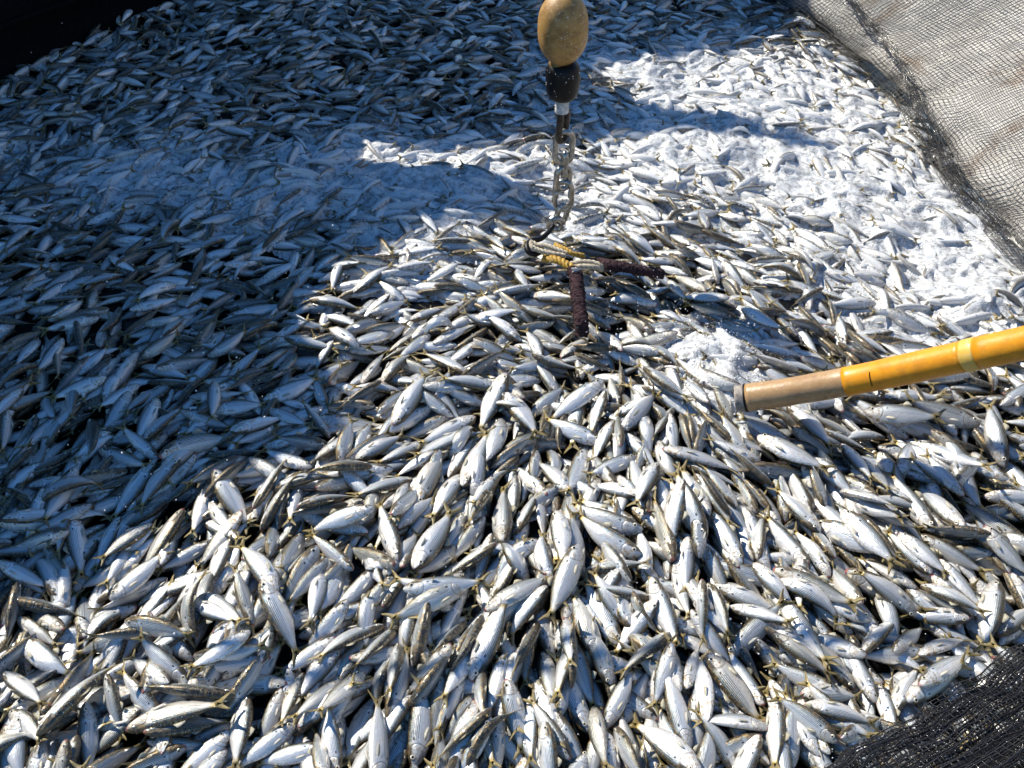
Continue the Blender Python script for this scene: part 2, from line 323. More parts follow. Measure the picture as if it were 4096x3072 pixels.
def eye_part(side):
    v, f, m = [], [], []; k = 12
    for r, d in ((.0265, -.006), (.0255, .003), (.0190, .007), (.0135, .0076), (.0130, .0072), (.006, .0088)):
        for j in range(k):
            a = j * 2 * math.pi / k; v.append((0.5 - .092 + r * math.cos(a), side * (.0500 + d), .021 + r * math.sin(a)))
    for i in range(5):
        for j in range(k):
            q = (i * k + j, i * k + (j + 1) % k, (i + 1) * k + (j + 1) % k, (i + 1) * k + j)
            f.append(q[::-1] if side > 0 else q); m.append(1 if i >= 3 else 0)
    f.append(tuple(range(5 * k, 6 * k)) if side < 0 else tuple(range(5 * k, 6 * k))[::-1]); m.append(1)
    return np.array(v), f, m
def bend(v, th, d, tail=0.0):
    """Curl about the middle by angle th towards the unit direction d (in the fish's y-z plane); tail: an extra flick of the rear."""
    v = np.array(v, float); d = np.array([0, d[0], d[1]], float); e = np.array([1.0, 0, 0])
    x = v[:, 0].copy(); oth = v.copy(); oth[:, 0] = 0
    a = th * x + np.where(x < -0.1, -tail * (x + 0.1) ** 2 * 4, 0)
    xs = np.linspace(-0.56, 0.56, 113); aa = th * xs + np.where(xs < -0.1, -tail * (xs + 0.1) ** 2 * 4, 0)
    cx = np.concatenate([[0], np.cumsum((np.cos(aa[1:]) + np.cos(aa[:-1])) / 2 * np.diff(xs))]); cy = np.concatenate([[0], np.cumsum((np.sin(aa[1:]) + np.sin(aa[:-1])) / 2 * np.diff(xs))])
    cx -= np.interp(0, xs, cx); cy -= np.interp(0, xs, cy)
    if abs(th) > 0.01: cy -= 0.5 * (np.interp(-.5, xs, cy) + np.interp(.5, xs, cy))     # chord stays on the axis
    px, py = np.interp(x, xs, cx), np.interp(x, xs, cy)
    od = oth @ d; rest = oth - od[:, None] * d
    return px[:, None] * e + py[:, None] * d + rest + od[:, None] * (-np.sin(a)[:, None] * e + np.cos(a)[:, None] * d)
def uv_of(v): return np.stack([0.5 - v[:, 0], 0.5 + 4 * v[:, 2]], -1)
def mesh_from(name, v, uv, f, mats, mi=None):
    me = bpy.data.meshes.new(name); me.from_pydata(v.tolist(), [], [tuple(map(int, q)) for q in f])
    for m in mats: me.materials.append(m)
    if mi is not None: me.polygons.foreach_set("material_index", mi)
    lay = me.uv_layers.new(name="UVMap"); li = np.zeros(len(me.loops), np.int32); me.loops.foreach_get("vertex_index", li)
    lay.data.foreach_set("uv", uv[li].astype(np.float32).ravel())
    me.polygons.foreach_set("use_smooth", [True] * len(me.polygons)); me.update(); return me
def fish_meshes(th=0.0, d=(1, 0), tail=0.0, deep=1.0, fat=1.0):
    """The meshes of one fish, all in its own frame: body, tail fin, dorsal fin, two pectoral fins, two eyes."""
    v, uv, q = body_rings(20, 1, deep, fat); k = 20; n = len(v) // k
    q = q + [tuple(range(k)), tuple((n - 1) * k + j for j in range(k))[::-1]]
    v[:k, 0] += 0.0
    out = {"fish": mesh_from("fish", bend(v, th, d, tail), uv, q, [M['skin']])}
    for nm, (a, f), mt in (("tail_fin", tail_part(), M['tail']), ("dorsal_fin", fin_dorsal(), M['fin'])):
        out[nm] = mesh_from(nm, bend(a * (1, 1, deep), th, d, tail), uv_of(a), f, [mt])
    out["pectoral_fin"] = []; out["eye"] = []
    for sd_ in (1, -1):
        a, f = fin_pectoral(sd_); out["pectoral_fin"].append(mesh_from("pectoral_fin", bend(a * (1, fat, deep), th, d, tail), uv_of(a), f, [M['pfin']]))
        a, f, mi = eye_part(sd_); out["eye"].append(mesh_from("eye", bend(a * (1, fat, deep), th, d, tail), uv_of(a), f, [M['iris'], M['pupil']], mi))
    return out

# ---------------------------------------------------------------- the pile: every fish is laid on what already lies there
X0, X1, Y0, Y1, RES = -4.2, 3.4, 0.55, 7.7, 0.008
NX, NY = int((X1 - X0) / RES), int((Y1 - Y0) / RES)
gx = X0 + (np.arange(NX) + .5) * RES; gy = Y0 + (np.arange(NY) + .5) * RES; GX, GY = np.meshgrid(gx, gy)
def relief(x, y):
    return (0.022 * np.sin(3.1 * x + 1.3 * y + .6) * np.cos(2.3 * y - 1.1 * x) + 0.014 * np.sin(6.3 * x - 4.1 * y + 1.2)
            + 0.05 * np.exp(-((x - .1) ** 2 + (y - 3.3) ** 2) / .5) + 0.05 * np.exp(-((x - .8) ** 2 + (y - 2.5) ** 2) / .25)
            - 0.05 * np.exp(-((x + 1.3) ** 2 + (y - 1.75) ** 2) / .10) - 0.04 * np.exp(-((x - 1.05) ** 2 + (y - 1.55) ** 2) / .03))
BASE = -0.085 + relief(GX, GY); H = BASE.copy()
def frame(F, phi, side):
    F = F / np.linalg.norm(F); U = np.array([0, 0, 1.0]); R = np.cross(F, U); R /= np.linalg.norm(R); N = np.cross(R, F)
    D = math.cos(phi) * side * R + math.sin(phi) * N; Yb = np.cross(D, F)
    return F, R, N, D, Yb
def lay(cx, cy, yaw, L, phi, side, q=72, sink=0.0, width=1.0, pmax=0.22):
    """Rest a fish (centre, heading, length, height angle of its back) on the pile H; returns its matrix and raises H under it."""
    F = np.array([math.cos(yaw), math.sin(yaw)]); R = np.array([F[1], -F[0]])
    rad = int(L * .52 / RES) + 2; ix, iy = int((cx - X0) / RES), int((cy - Y0) / RES)
    x0, x1, y0, y1 = max(ix - rad, 0), min(ix + rad, NX), max(iy - rad, 0), min(iy + rad, NY)
    if x1 - x0 < 6 or y1 - y0 < 6: return None
    dx, dy = GX[y0:y1, x0:x1] - cx, GY[y0:y1, x0:x1] - cy
    a = (dx * F[0] + dy * F[1]) / L; c = (dx * R[0] + dy * R[1]) / L; s = 0.5 - a
    dep = np.interp(s, ST_S, (ST_D + ST_V) / 2, left=0, right=0); wid = np.interp(s, ST_S, ST_W, left=0, right=0)
    lat = np.sqrt((wid * math.sin(phi)) ** 2 + (dep * math.cos(phi)) ** 2) * width; ver = np.sqrt((wid * math.cos(phi)) ** 2 + (dep * math.sin(phi)) ** 2)
    inside = (lat > .012) & (np.abs(c) < lat * .92)
    if inside.sum() < 12: return None
    Hs = H[y0:y1, x0:x1]; hh = Hs[inside]; A = np.stack([np.ones(hh.size), a[inside] * L, c[inside] * L], 1)
    k = np.linalg.lstsq(A, hh, rcond=None)[0]; p = float(np.clip(k[1], -pmax, pmax)); r = float(np.clip(k[2] * .6, -.32, .32))
    rise = ver[inside] * L * np.sqrt(np.maximum(0, 1 - (c[inside] / lat[inside]) ** 2))
    z0 = np.percentile(hh - p * A[:, 1] - r * A[:, 2] + rise, q) - sink
    top = z0 + p * a * L + r * c * L + ver * L * np.sqrt(np.maximum(0, 1 - (c / np.maximum(lat, 1e-6)) ** 2))
    H[y0:y1, x0:x1] = np.where(inside, np.maximum(Hs, top), Hs)
    f = np.array([F[0], F[1], p]); f /= np.linalg.norm(f)
    f, R3, N, D, Yb = frame(f, phi, side)
    q_ = math.atan(r); R3, N = math.cos(q_) * R3 + math.sin(q_) * N, math.cos(q_) * N - math.sin(q_) * R3   # roll with the slope
    D = math.cos(phi) * side * R3 + math.sin(phi) * N; Yb = np.cross(D, f)
    return np.array([cx, cy, z0]), f, Yb, D, L, R3

# ---------------------------------------------------------------- what the photograph shows fish by fish
# per tile of 1024 x 768 photograph pixels: head x y, tail x y, side the back is on (seen along the heading), how far the back is up (0 flank .. 3 back, -1 belly), [b curl], [+ on top / - underneath]
TILES = {
(0, 2304): """18 8 4 62 l 2;8 21 72 28 l 2;74 58 69 8 r 0;96 24 147 -16 r 0 +;79 17 135 -4 l 1;118 -8 72 6 l 0;168 49 184 0 l 2 b1.7 +;170 8 212 46 r 0;163 24 210 50 l 0
217 40 203 -8 r 0;217 49 163 80 l 0 +;108 40 168 58 r 1 b.3;121 32 82 65 l -1;163 90 120 54 l 1 +;147 93 118 70 l 0 -;38 132 84 72 l 1;34 143 108 70 l 1 +;113 50 80 97 r 1;19 52 64 86 r 0 +
15 35 45 58 r 1;58 50 36 34 l 0 -;3 84 42 118 l 0;17 124 20 175 r 0;4 112 30 142 r 1 b.5;4 128 6 172 l 0 -;36 143 24 185 l 0;59 142 46 186 r 0;78 114 74 176 l 0;94 90 104 136 r 1;204 106 122 102 r 2 -
248 90 176 92 r 0 +;108 132 202 113 l 0 +;126 143 204 120 l 1 +;213 103 203 172 r 1 +;198 133 156 166 l 0;196 146 168 180 l 0 -;128 118 84 150 r 1 -;160 145 110 168 l 1 -;235 72 168 86 l 0;58 80 28 100 l 0 -;168 74 145 56 l 0 -;2 -4 38 14 l 0 -""",
(1024, 2304): """8 16 40 76 l 0 +;56 -18 22 42 l 0;6 77 12 45 l 1;57 -6 45 48 r -1;72 -10 54 32 l 0;104 -8 62 30 l 0;119 0 80 40 l 0;108 26 136 -8 l 2 +;127 12 201 3 r 0 +;185 4 110 35 l 0 -;136 80 153 14 l 2 +;178 16 150 62 l 0
200 21 230 -24 l 1 +;197 31 258 2 r 0 +;182 32 158 62 r 2;196 32 167 88 r 3 b.3 +;185 94 218 26 l 1 +;196 73 198 122 r 1 +;204 116 170 144 r 2;136 22 128 55 r 0 -;122 51 114 108 r 1 +;123 36 82 84 r 1 +
111 38 52 78 r 1 b-.6 +;82 26 44 58 l 0;68 52 46 66 l 0 -;73 66 41 106 r 0;76 84 36 122 l 0 +;95 82 66 115 l 0 +;40 80 22 132 r 1 +;22 98 6 138 l 0;34 127 4 150 l 0 +;36 132 66 112 l 0 -;62 148 12 158 l 0;60 185 54 148 r 0 +
70 172 65 116 l 1 +;103 97 76 165 r 0;104 185 104 104 l -1 +;134 103 108 150 r 1;135 165 142 92 r 0 b-.35 +;170 61 134 92 l 0 +;187 57 160 112 l 0;160 86 156 118 l 1;190 96 162 142 l 0 -;214 66 206 96 l 0 -
211 124 206 184 l 0;203 123 182 158 l 0;157 153 148 172 l 0;188 150 184 176 r 0;130 148 118 172 r 2 -;102 98 76 112 r 0 -""",
(2048, 2304): """31 13 -4 54 r 1 +;57 -24 30 40 l 0 +;122 16 66 8 r 1;92 58 60 4 l 0 +;70 62 52 14 r 0;46 34 50 82 l 0;100 42 77 12 r 0;126 25 86 67 r 0 +;136 48 92 86 r 1 +;120 2 144 62 r 0 +;142 -14 154 30 r 0;164 2 166 38 r 1
169 6 186 54 r 2 b.3;175 6 236 34 l 0 +;186 25 226 42 l 0 -;184 68 236 26 r 0;152 36 194 80 r 0 +;150 102 162 56 l -1;168 132 165 62 r -1;169 68 220 128 l 0 +;218 112 194 74 l 0;210 55 250 104 l 1;222 133 174 128 l -1 b-.7
158 186 168 140 r 0;196 172 172 142 r 1;212 143 198 180 r 0 +;216 140 178 152 l 1 -;51 58 73 112 r 1 +;88 94 66 48 r 0;68 135 36 70 r 0 +;27 58 36 120 l 0 +;8 59 0 90 r 0;15 45 12 80 r 0 -;24 40 -2 92 r 3;79 133 106 82 r 0 +
96 124 122 78 r 0;153 154 130 80 r 0 +;138 58 130 86 l 0 -;122 112 130 84 l 0 -;162 180 101 121 r 0 +;89 130 112 184 r 1 +;82 138 84 182 l 0;16 104 16 152 r 0 +;-6 92 9 152 l 0;28 131 34 180 r 1 +;68 146 46 178 l 0;36 118 56 150 r 1 -
156 104 160 146 l 0 -;146 100 140 76 l 0 -;13 156 8 180 r 0;126 124 104 108 l 0 -""",
(3072, 2304): """4 -9 78 31 r 0 +;75 50 36 22 l 0;87 43 50 22 l -1;80 30 57 -10 l 1 +;128 40 68 8 r 0 +;64 0 140 35 r 0 +;22 -6 60 22 r 1 -;10 18 54 80 r 0 +;-14 -10 16 20 l 0;4 50 50 84 l 0;46 52 72 78 l 0 -;86 70 54 54 l 0 +;82 66 114 34 l 1 +
106 68 137 38 r 0 +;194 8 184 74 r 1 +;128 72 178 50 r -1 b.35;128 97 180 62 r 0 +;118 112 168 82 l -1 +;172 42 128 36 r 0;132 6 178 32 l 0;178 36 132 14 l 2 -;142 -2 176 24 r 0 -;200 50 232 24 l 0;200 60 214 46 l -1;206 4 226 30 r 0 -
76 99 48 74 r 0 +;62 98 18 78 l 0;26 105 74 100 l -1;94 112 72 76 l 0 -;95 92 102 122 r 0 +;108 118 122 92 l 0;30 112 94 126 l 0;60 142 97 120 r 0 +;60 146 26 122 l 1 +;24 162 24 104 r 0 +;2 88 20 116 r 0;7 103 4 172 r 0 +;46 156 34 136 l -1;178 26 150 -6 r 0 -""",
(0, 1536): """96 4 44 19 l 0 +;120 -2 87 18 l 0 +;36 8 44 24 r 0;8 24 2 50 l 1;31 24 0 64 r 2;52 26 27 48 l 0;74 22 42 52 r 1 +;74 23 76 80 r 1 +;114 10 86 42 l 0;86 44 126 24 l 1;136 13 117 56 l 0 +;136 2 112 26 r 0;126 57 158 32 l 1;160 6 138 30 r 1
140 72 205 48 r 1 b.9 +;188 56 170 40 l 0 -;140 84 178 54 l -1;92 50 120 50 l 0 -;85 58 130 75 r 1 +;139 69 117 54 l 0 +;60 54 8 81 r 1 +;72 57 46 94 l 0;69 76 40 128 l 0 +;27 104 -6 84 r 2;24 92 52 83 l 0;112 75 70 90 r 3;126 76 82 100 r 2
138 70 92 116 r 0 +;161 77 120 114 r 1 +;180 85 138 110 r 2;178 88 166 123 l 0 +;188 81 220 128 l 0 +;180 98 203 131 r 0;172 62 178 86 r 0;176 60 232 55 l 2;206 65 178 80 l 2;159 108 116 165 r 1 +;134 124 87 156 r 0 +;105 115 80 150 r 0;82 110 60 122 l 0
68 123 72 172 l 0 +;40 142 62 172 r 1;51 183 27 144 r 0 +;2 128 60 128 r 1;62 130 14 139 l 3 +;90 158 122 142 r 0;184 134 150 152 l 0;198 132 184 164 r 0 +;239 181 205 138 r 0 +;142 164 148 138 r 0;174 112 202 132 l 0;186 0 184 24 l 0 +;224 26 204 -4 r 0
184 28 226 22 r 0;156 24 182 28 r 0;198 42 232 28 l 0;205 52 236 38 l 0;112 92 84 108 l 0;118 112 100 130 r 0 -;4 122 26 116 l 0;12 104 28 116 r 1 -;60 104 52 130 r 1 -;0 158 34 170 r 0;30 58 0 80 r 2 -;18 0 2 16 r 0;22 150 4 158 r 0 -;44 102 32 126 l 0 -""",
(1024, 1536): """7 17 56 -4 r 0 +;61 21 52 0 l 0 +;126 8 82 12 r 1;104 24 66 19 l 3;105 27 134 4 r 1;117 34 150 -12 l 0 +;148 0 178 26 r 0;171 23 148 12 l 0;212 2 158 4 r 0 +;200 16 170 12 l 0 -;216 1 186 50 r 0 +;212 9 244 46 l 0 +;153 22 104 52 l 0 +
165 32 118 48 l 0;190 24 138 54 r 0 +;187 37 134 62 r 1 +;50 30 118 34 r 0 +;9 21 46 36 r 0 +;58 20 33 30 l 0;22 32 -8 48 l 0;4 50 44 40 r 0;63 53 22 50 l 2;64 48 50 32 r 1;71 66 82 36 r 0 +;98 34 84 62 l 0 -;76 66 108 48 r 2;86 67 122 50 l 0 +
148 47 102 70 r 0 +;140 60 96 82 r 1 +;101 73 42 80 r 2 +;48 72 6 58 l 0;-2 108 28 68 l 1 +;3 124 38 82 l 1 +;18 122 32 88 l 1;36 111 78 98 l 1 b.4 +;72 78 94 96 l 0;51 92 74 84 r 0;138 82 84 105 r 1 +;137 108 168 50 l 0 +;176 78 150 120 r 0 +
178 88 200 40 l 0 +;166 78 190 44 l 0 -;212 28 194 72 l 0;201 69 232 54 r 1;206 72 184 108 r 0;204 78 182 132 r 3;214 140 214 80 l 0 +;104 113 42 128 l 0 +;124 153 106 100 l 0 +;85 159 46 130 l 1 +;123 164 74 135 l 1 +;136 161 170 106 l 0 +
126 164 139 128 l 2 +;126 140 150 112 r 0 -;116 116 136 90 r 0;122 126 142 108 l -1;180 108 164 146 l 0;174 139 138 168 l 0;209 143 166 162 r 1 +;40 123 24 162 l 0 +;12 152 14 128 r 1;62 150 42 172 l 0;98 134 80 130 r 0;38 115 70 122 r 0 -
198 118 178 140 l 0;204 130 198 146 r 1 -;222 146 196 170 l 0;0 142 14 172 r 0;52 138 34 158 r 2 -;-6 66 22 80 r 0""",
(2048, 1536): """14 24 48 4 r 0 +;26 2 -6 14 r 3;80 4 26 31 l 0 +;61 12 52 62 r 1 +;80 10 68 43 r 1 +;12 18 4 40 r 1;78 53 26 33 l 0 +;88 35 70 68 r 0 +;94 56 92 34 l 1;94 40 124 8 l -1 b-.4 +;108 63 68 78 l 0 +;62 54 47 98 l 0 +;120 44 106 78 l 1 -
129 59 202 77 r -1 b.4 +;126 50 148 88 r 0;126 69 106 106 r 0 +;111 101 64 81 r 0 +;92 77 106 96 r 0;134 116 127 80 r 0;171 112 146 66 r 0 +;146 90 140 142 r 0 +;168 134 138 78 l 1;139 158 118 96 l 1 +;113 126 50 100 l 0 b.6 +;108 119 56 96 l 0
112 147 56 112 l 0 b.6 +;56 168 52 114 r 0;30 104 -4 68 l 0 +;52 102 20 66 r 0 +;43 90 14 104 l 1 +;2 132 24 94 l 1 +;38 108 43 158 l 0 +;48 118 42 155 r 0;24 142 -12 175 l 0 b-1.3 +;30 168 18 146 r 0;48 52 18 62 l 3 b-1.2;42 60 26 80 l 2
-12 62 22 48 r 1;146 23 156 56 r 2;136 26 142 52 r 0;140 20 126 40 r 1;192 50 158 22 r 1;204 62 178 26 r 0 +;224 48 186 26 r 0;216 64 194 58 l -1 +;158 62 166 38 r 1;195 104 172 78 r 1;150 70 176 78 l 1 -;190 113 174 96 r 2;199 157 170 108 l 0 +
206 156 192 112 r -1 +;212 152 217 112 l 1 +;198 110 212 130 r 0;152 134 150 184 r 0 +;165 146 184 178 r 0 +;196 164 172 126 r 0;162 150 160 128 r 1;64 158 104 156 l 1;96 155 84 170 r 0;50 148 46 176 l 0;116 170 108 128 r 0;92 18 86 -4 l 0
86 30 112 22 l 0;75 97 58 88 l 0;96 44 112 60 l 0 -;224 110 200 84 r 3;212 112 198 86 r 3;226 88 198 70 r 2""",
(3072, 1536): """-10 46 55 77 r 0 +;16 20 58 58 l 0 +;83 44 32 26 r 0 +;122 48 62 12 l 0;84 20 150 34 r 0 +;184 34 88 12 l 0;100 32 170 46 r 0;126 44 206 84 r 0 +;95 51 130 62 r 1;162 74 106 46 l 0 +;96 57 124 96 r 0 +;144 128 102 78 l 0;167 133 124 74 r -1 +
168 90 128 68 r 0;207 69 186 18 l 0 +;202 14 226 2 r 0;150 18 190 12 l 2;160 88 181 68 r 1;166 104 154 92 l 0;184 99 230 108 l -1;204 90 172 74 l 0;226 140 166 94 l 2;182 128 232 166 r 0 +;131 129 190 166 r 0 +;112 130 156 166 r 0;142 166 114 142 r 0
40 118 112 162 r 0 +;64 107 112 158 r 0 +;78 112 116 156 r 3;82 104 132 132 r 1;96 103 124 122 l 0;62 88 100 108 r -1;68 95 110 118 r 0;62 56 84 84 l 0 +;81 62 103 98 l 0 +;94 100 50 68 l 2;51 104 36 72 r 1;38 113 14 72 l 0 +;44 130 4 92 r 1 +
12 122 -4 92 l -1;36 156 -4 114 l 0 +;54 166 28 136 r -1;58 152 46 132 r 1;148 150 166 168 r 0;205 156 180 140 r 1;190 140 168 134 l 2;16 36 44 50 r 1;20 50 -10 36 l 0;27 21 62 16 l -1;100 9 152 13 l 0;200 52 230 62 l 0;214 58 236 54 r 0;138 46 160 62 r 1""",
}
SEEN = []
for (tx, ty), txt in TILES.items():
    for rec in re.split(r"[;\n]", txt):
        p = rec.split()
        if len(p) < 6: continue
        hx, hy, ex, ey = (float(v) * 4.629 for v in p[:4])
        b = next((float(k[1:]) for k in p[6:] if k[0] == 'b'), 0.0)
        lv = 1 if '+' in p else -1 if '-' in p else 0
        SEEN.append(dict(h=(tx + hx, ty + hy), t=(tx + ex, ty + ey), side=1 if p[4] == 'r' else -1, up=int(p[5]), b=b, lv=lv))
for s_ in SEEN: s_['px'] = math.dist(s_['h'], s_['t'])
UPA = {0: 0.10, 1: 0.62, 2: 1.08, 3: 1.45, -1: -0.55, -2: -1.1}

# ---------------------------------------------------------------- the lower layers and the far fish, as loose masses
def bell(px, py, cx, cy, rx, ry, rot=0.0):
    c, s = math.cos(rot), math.sin(rot); dx, dy = px - cx, py - cy
    return np.exp(-(((dx * c + dy * s) / rx) ** 2 + ((dy * c - dx * s) / ry) ** 2))
def pix(x, y, z=0.0):
    dy = y; vz = z - CAM_H; d = dy * CP - vz * SP
    return 2048 + x / d / TANH * 2048, 1536 + (-dy * SP - vz * CP) / d / TANV * 1536
def foam_amount(x, y):                  # how much froth lies there, 0 .. 1
    px, py = pix(x, y)
    f = (0.86 * bell(px, py, 3250, 560, 900, 400, 0.35) + 0.75 * bell(px, py, 3900, 1020, 520, 260, 0.3) + 0.75 * bell(px, py, 2800, 260, 520, 140, .1) + .50 * bell(px, py, 2500, 700, 500, 220)
         + 0.66 * bell(px, py, 1650, 560, 520, 130) + .78 * bell(px, py, 1750, 800, 480, 180) + 0.60 * bell(px, py, 900, 680, 740, 180) + .34 * bell(px, py, 300, 560, 500, 240)
         + 0.95 * bell(px, py, 2840, 1440, 220, 150) + .45 * bell(px, py, 1700, 1080, 300, 90) + .35 * bell(px, py, 3500, 1250, 500, 150) + .3 * bell(px, py, 2900, 1650, 170, 70))
    f = f + 0.16 * np.sin(5.3 * x + 2.1 * y) * np.sin(4.7 * y - 1.9 * x) * (f > .12)
    return np.clip(f, 0, 1)
CTRL = np.array([(300, 300, 25), (1000, 300, 18), (1700, 200, 10), (2700, 150, 0), (300, 800, 22), (1100, 800, 12), (1900, 700, -8), (2700, 600, -18), (3400, 500, -28), (3700, 900, -25), (2400, 950, -15), (200, 1250, 35), (900, 1200, 25), (1500, 1250, 8), (2300, 1250, -20), (3000, 1200, -22), (3800, 1250, -20),
                 (300, 1800, 45), (1000, 1900, 40), (1600, 1800, 45), (2300, 1900, 75), (2700, 1900, -60), (3400, 1800, -38), (300, 2500, 55), (1000, 2600, 50), (1700, 2600, 62), (2300, 2700, -75), (3000, 2600, -50), (3700, 2300, -40)], float)
def flow(px, py):
    w_ = 1 / (((CTRL[:, 0] - px) ** 2 + (CTRL[:, 1] - py) ** 2) + 9e4) ** 1.5; a = np.radians(CTRL[:, 2]) * 2
    return 0.5 * math.atan2((w_ * np.sin(a)).sum(), (w_ * np.cos(a)).sum())
FREE = []
def fill(step, where, q, sink, dens=1.0):
    pts = [(x + RNG.uniform(-.5, .5) * step, y + RNG.uniform(-.5, .5) * step) for y in np.arange(Y0 + .1, Y1 - .1, step) for x in np.arange(X0 + .1, X1 - .1, step)]
    RNG.shuffle(pts)
    for x, y in pts:
        px, py = pix(x, y)
        if not (-260 < px < 4360 and -320 < py < 3420) or not where(px, py, x, y) or RNG.random() > dens: continue
        al = flow(px, py) + RNG.normal(0, .42); e = 60
        A, B = P(px - e * math.cos(al), py + e * math.sin(al)), P(px + e * math.cos(al), py - e * math.sin(al))
        yaw = math.atan2(B[1] - A[1], B[0] - A[0]) + (math.pi if RNG.random() < .5 else 0)
        L = float(np.clip(RNG.normal(.196 + .045 * min(1, max(0, (py - 700) / 1500)), .022), .14, .28)); kind = RNG.random() * (.62 if py > 1500 and RNG.random() < .6 else 1)
        phi = RNG.normal(.1, .22) if kind < .44 else RNG.normal(.75, .25) if kind < .68 else RNG.normal(1.3, .2) if kind < .88 else RNG.normal(-.6, .3)
        r = lay(x, y, yaw, L, phi, 1 if RNG.random() < .5 else -1, q, sink)
        if r: FREE.append((r, float(RNG.normal(0, .22)) if RNG.random() < .66 else float(RNG.normal(0, .95)), foam_amount(x, y), py))
inside_pen = lambda x, y: x < np.interp(y, [2.2, 2.9, 3.49, 4.15, 5.05, 5.7, 6.38, 7.2], [2.48, 2.36, 2.27, 2.18, 2.19, 2.05, 1.80, 1.45]) + (.02 if y > 2.9 else .3)
fill(.135, lambda px, py, x, y: inside_pen(x, y), 60, .004)
fill(.118, lambda px, py, x, y: inside_pen(x, y), 60, .006)
fill(.112, lambda px, py, x, y: inside_pen(x, y) and py > 1500, 58, .006)
fill(.094, lambda px, py, x, y: inside_pen(x, y) and py < 1560 + 60 * math.sin(px / 130), 66, .005)
# the fish seen one by one, the lower ones first
SEEN.sort(key=lambda s: (s['lv'], min(s['h'][1], s['t'][1]) * .3 + RNG.uniform(0, 300)))
for s_ in SEEN:
    zg = 0.0
    for _ in range(2):
        A, B = P(*s_['h'], zg), P(*s_['t'], zg); c = (A + B) / 2
        ix, iy = int(np.clip((c[0] - X0) / RES, 4, NX - 5)), int(np.clip((c[1] - Y0) / RES, 4, NY - 5)); zg = float(H[iy - 3:iy + 4, ix - 3:ix + 4].mean()) + .012
    d = A - B; L = float(np.linalg.norm(d)); yaw = math.atan2(d[1], d[0])
    L0 = L; L = float(np.clip(L * 1.05, .215 if c[1] < 2.6 else .20, .295)); c = A - d / L0 * (L / 2 if L0 > .16 else (L * .5)); ph = UPA[s_['up']] + RNG.normal(0, .06)
    # the roll was read against the line of sight: turn half of it back to the upright
    F = d / np.linalg.norm(d); R = np.array([F[1], -F[0], 0]); R /= np.linalg.norm(R); N = np.cross(R, F)
    v = np.array([0, 0, CAM_H]) - c; v /= np.linalg.norm(v); dl = math.atan2(v @ R, v @ N) * s_['side']
    ph += -0.45 * dl if s_['up'] < 3 else 0
    ch = 1.0
    if abs(s_['b']) > .01: ch = math.sin(abs(s_['b']) / 2) / (abs(s_['b']) / 2)
    s_['place'] = lay(c[0], c[1], yaw, L / ch, ph, s_['side'], {1: 62, 0: 56, -1: 52}[s_['lv']], .006 if s_['lv'] < 1 else .003, 1.0, .30)
SEEN = [s for s in SEEN if s['place']]

# ---------------------------------------------------------------- fish as objects: the 300 that show largest
SEEN.sort(key=lambda s: -(s['px'] * (1.25 if s['lv'] == 1 else 1.0 if s['lv'] == 0 else .7)))
HERO, REST = SEEN[:300], SEEN[300:]
VAR = [fish_meshes(th, dd, tl, dp * 1.04, ft * 1.04) for (th, tl, dp, ft), dd in zip(((.0, .0, 1, 1), (.18, .4, .92, 1.05), (-.20, -.35, 1.05, .95), (.42, .3, .97, 1), (-.40, -.5, .93, 1.02), (.06, -.7, 1.07, 1), (-.10, .7, .88, .96), (.28, -.3, 1.0, .92), (-.26, .1, 1.08, 1.08), (.55, .1, .96, 1), (-.5, .3, 1, .96), (.05, .1, 1.1, 1.06), (.12, -.2, .86, .92)), ((1, 0), (1, 0), (.8, .6), (.9, -.44), (1, 0), (.6, .8), (1, 0), (.3, .95), (.3, -.95), (1, 0), (.8, -.6), (0, 1), (0, -1)))]
ONES = "zero one two three four five six seven eight nine ten eleven twelve thirteen fourteen fifteen sixteen seventeen eighteen nineteen".split()
TENS = "_ _ twenty thirty forty fifty sixty seventy eighty ninety".split()
def words_of(n): return ONES[n] if n < 20 else TENS[n // 10] + ("-" + ONES[n % 10] if n % 10 else "")
LOOK = {0: "silver striped", 1: "blue-grey backed", 2: "dark-backed", 3: "black-backed narrow", -1: "pale bellied", -2: "white bellied"}
DIRS = ["pointing right", "pointing upper right", "pointing up", "pointing upper left", "pointing left", "pointing lower left", "pointing down", "pointing lower right"]
SHADE = [(-300, 2650), (0, 2310), (240, 2225), (555, 2090), (800, 1935), (1040, 1880), (1275, 1830), (1345, 1670), (1300, 1450), (1190, 1300), (1190, 1180), (1390, 1040)]
def in_shade(x, y):
    xs = [p[0] for p in SHADE]; return x < 1340 and y < np.interp(x, xs[:8], [p[1] for p in SHADE[:8]]) - 30
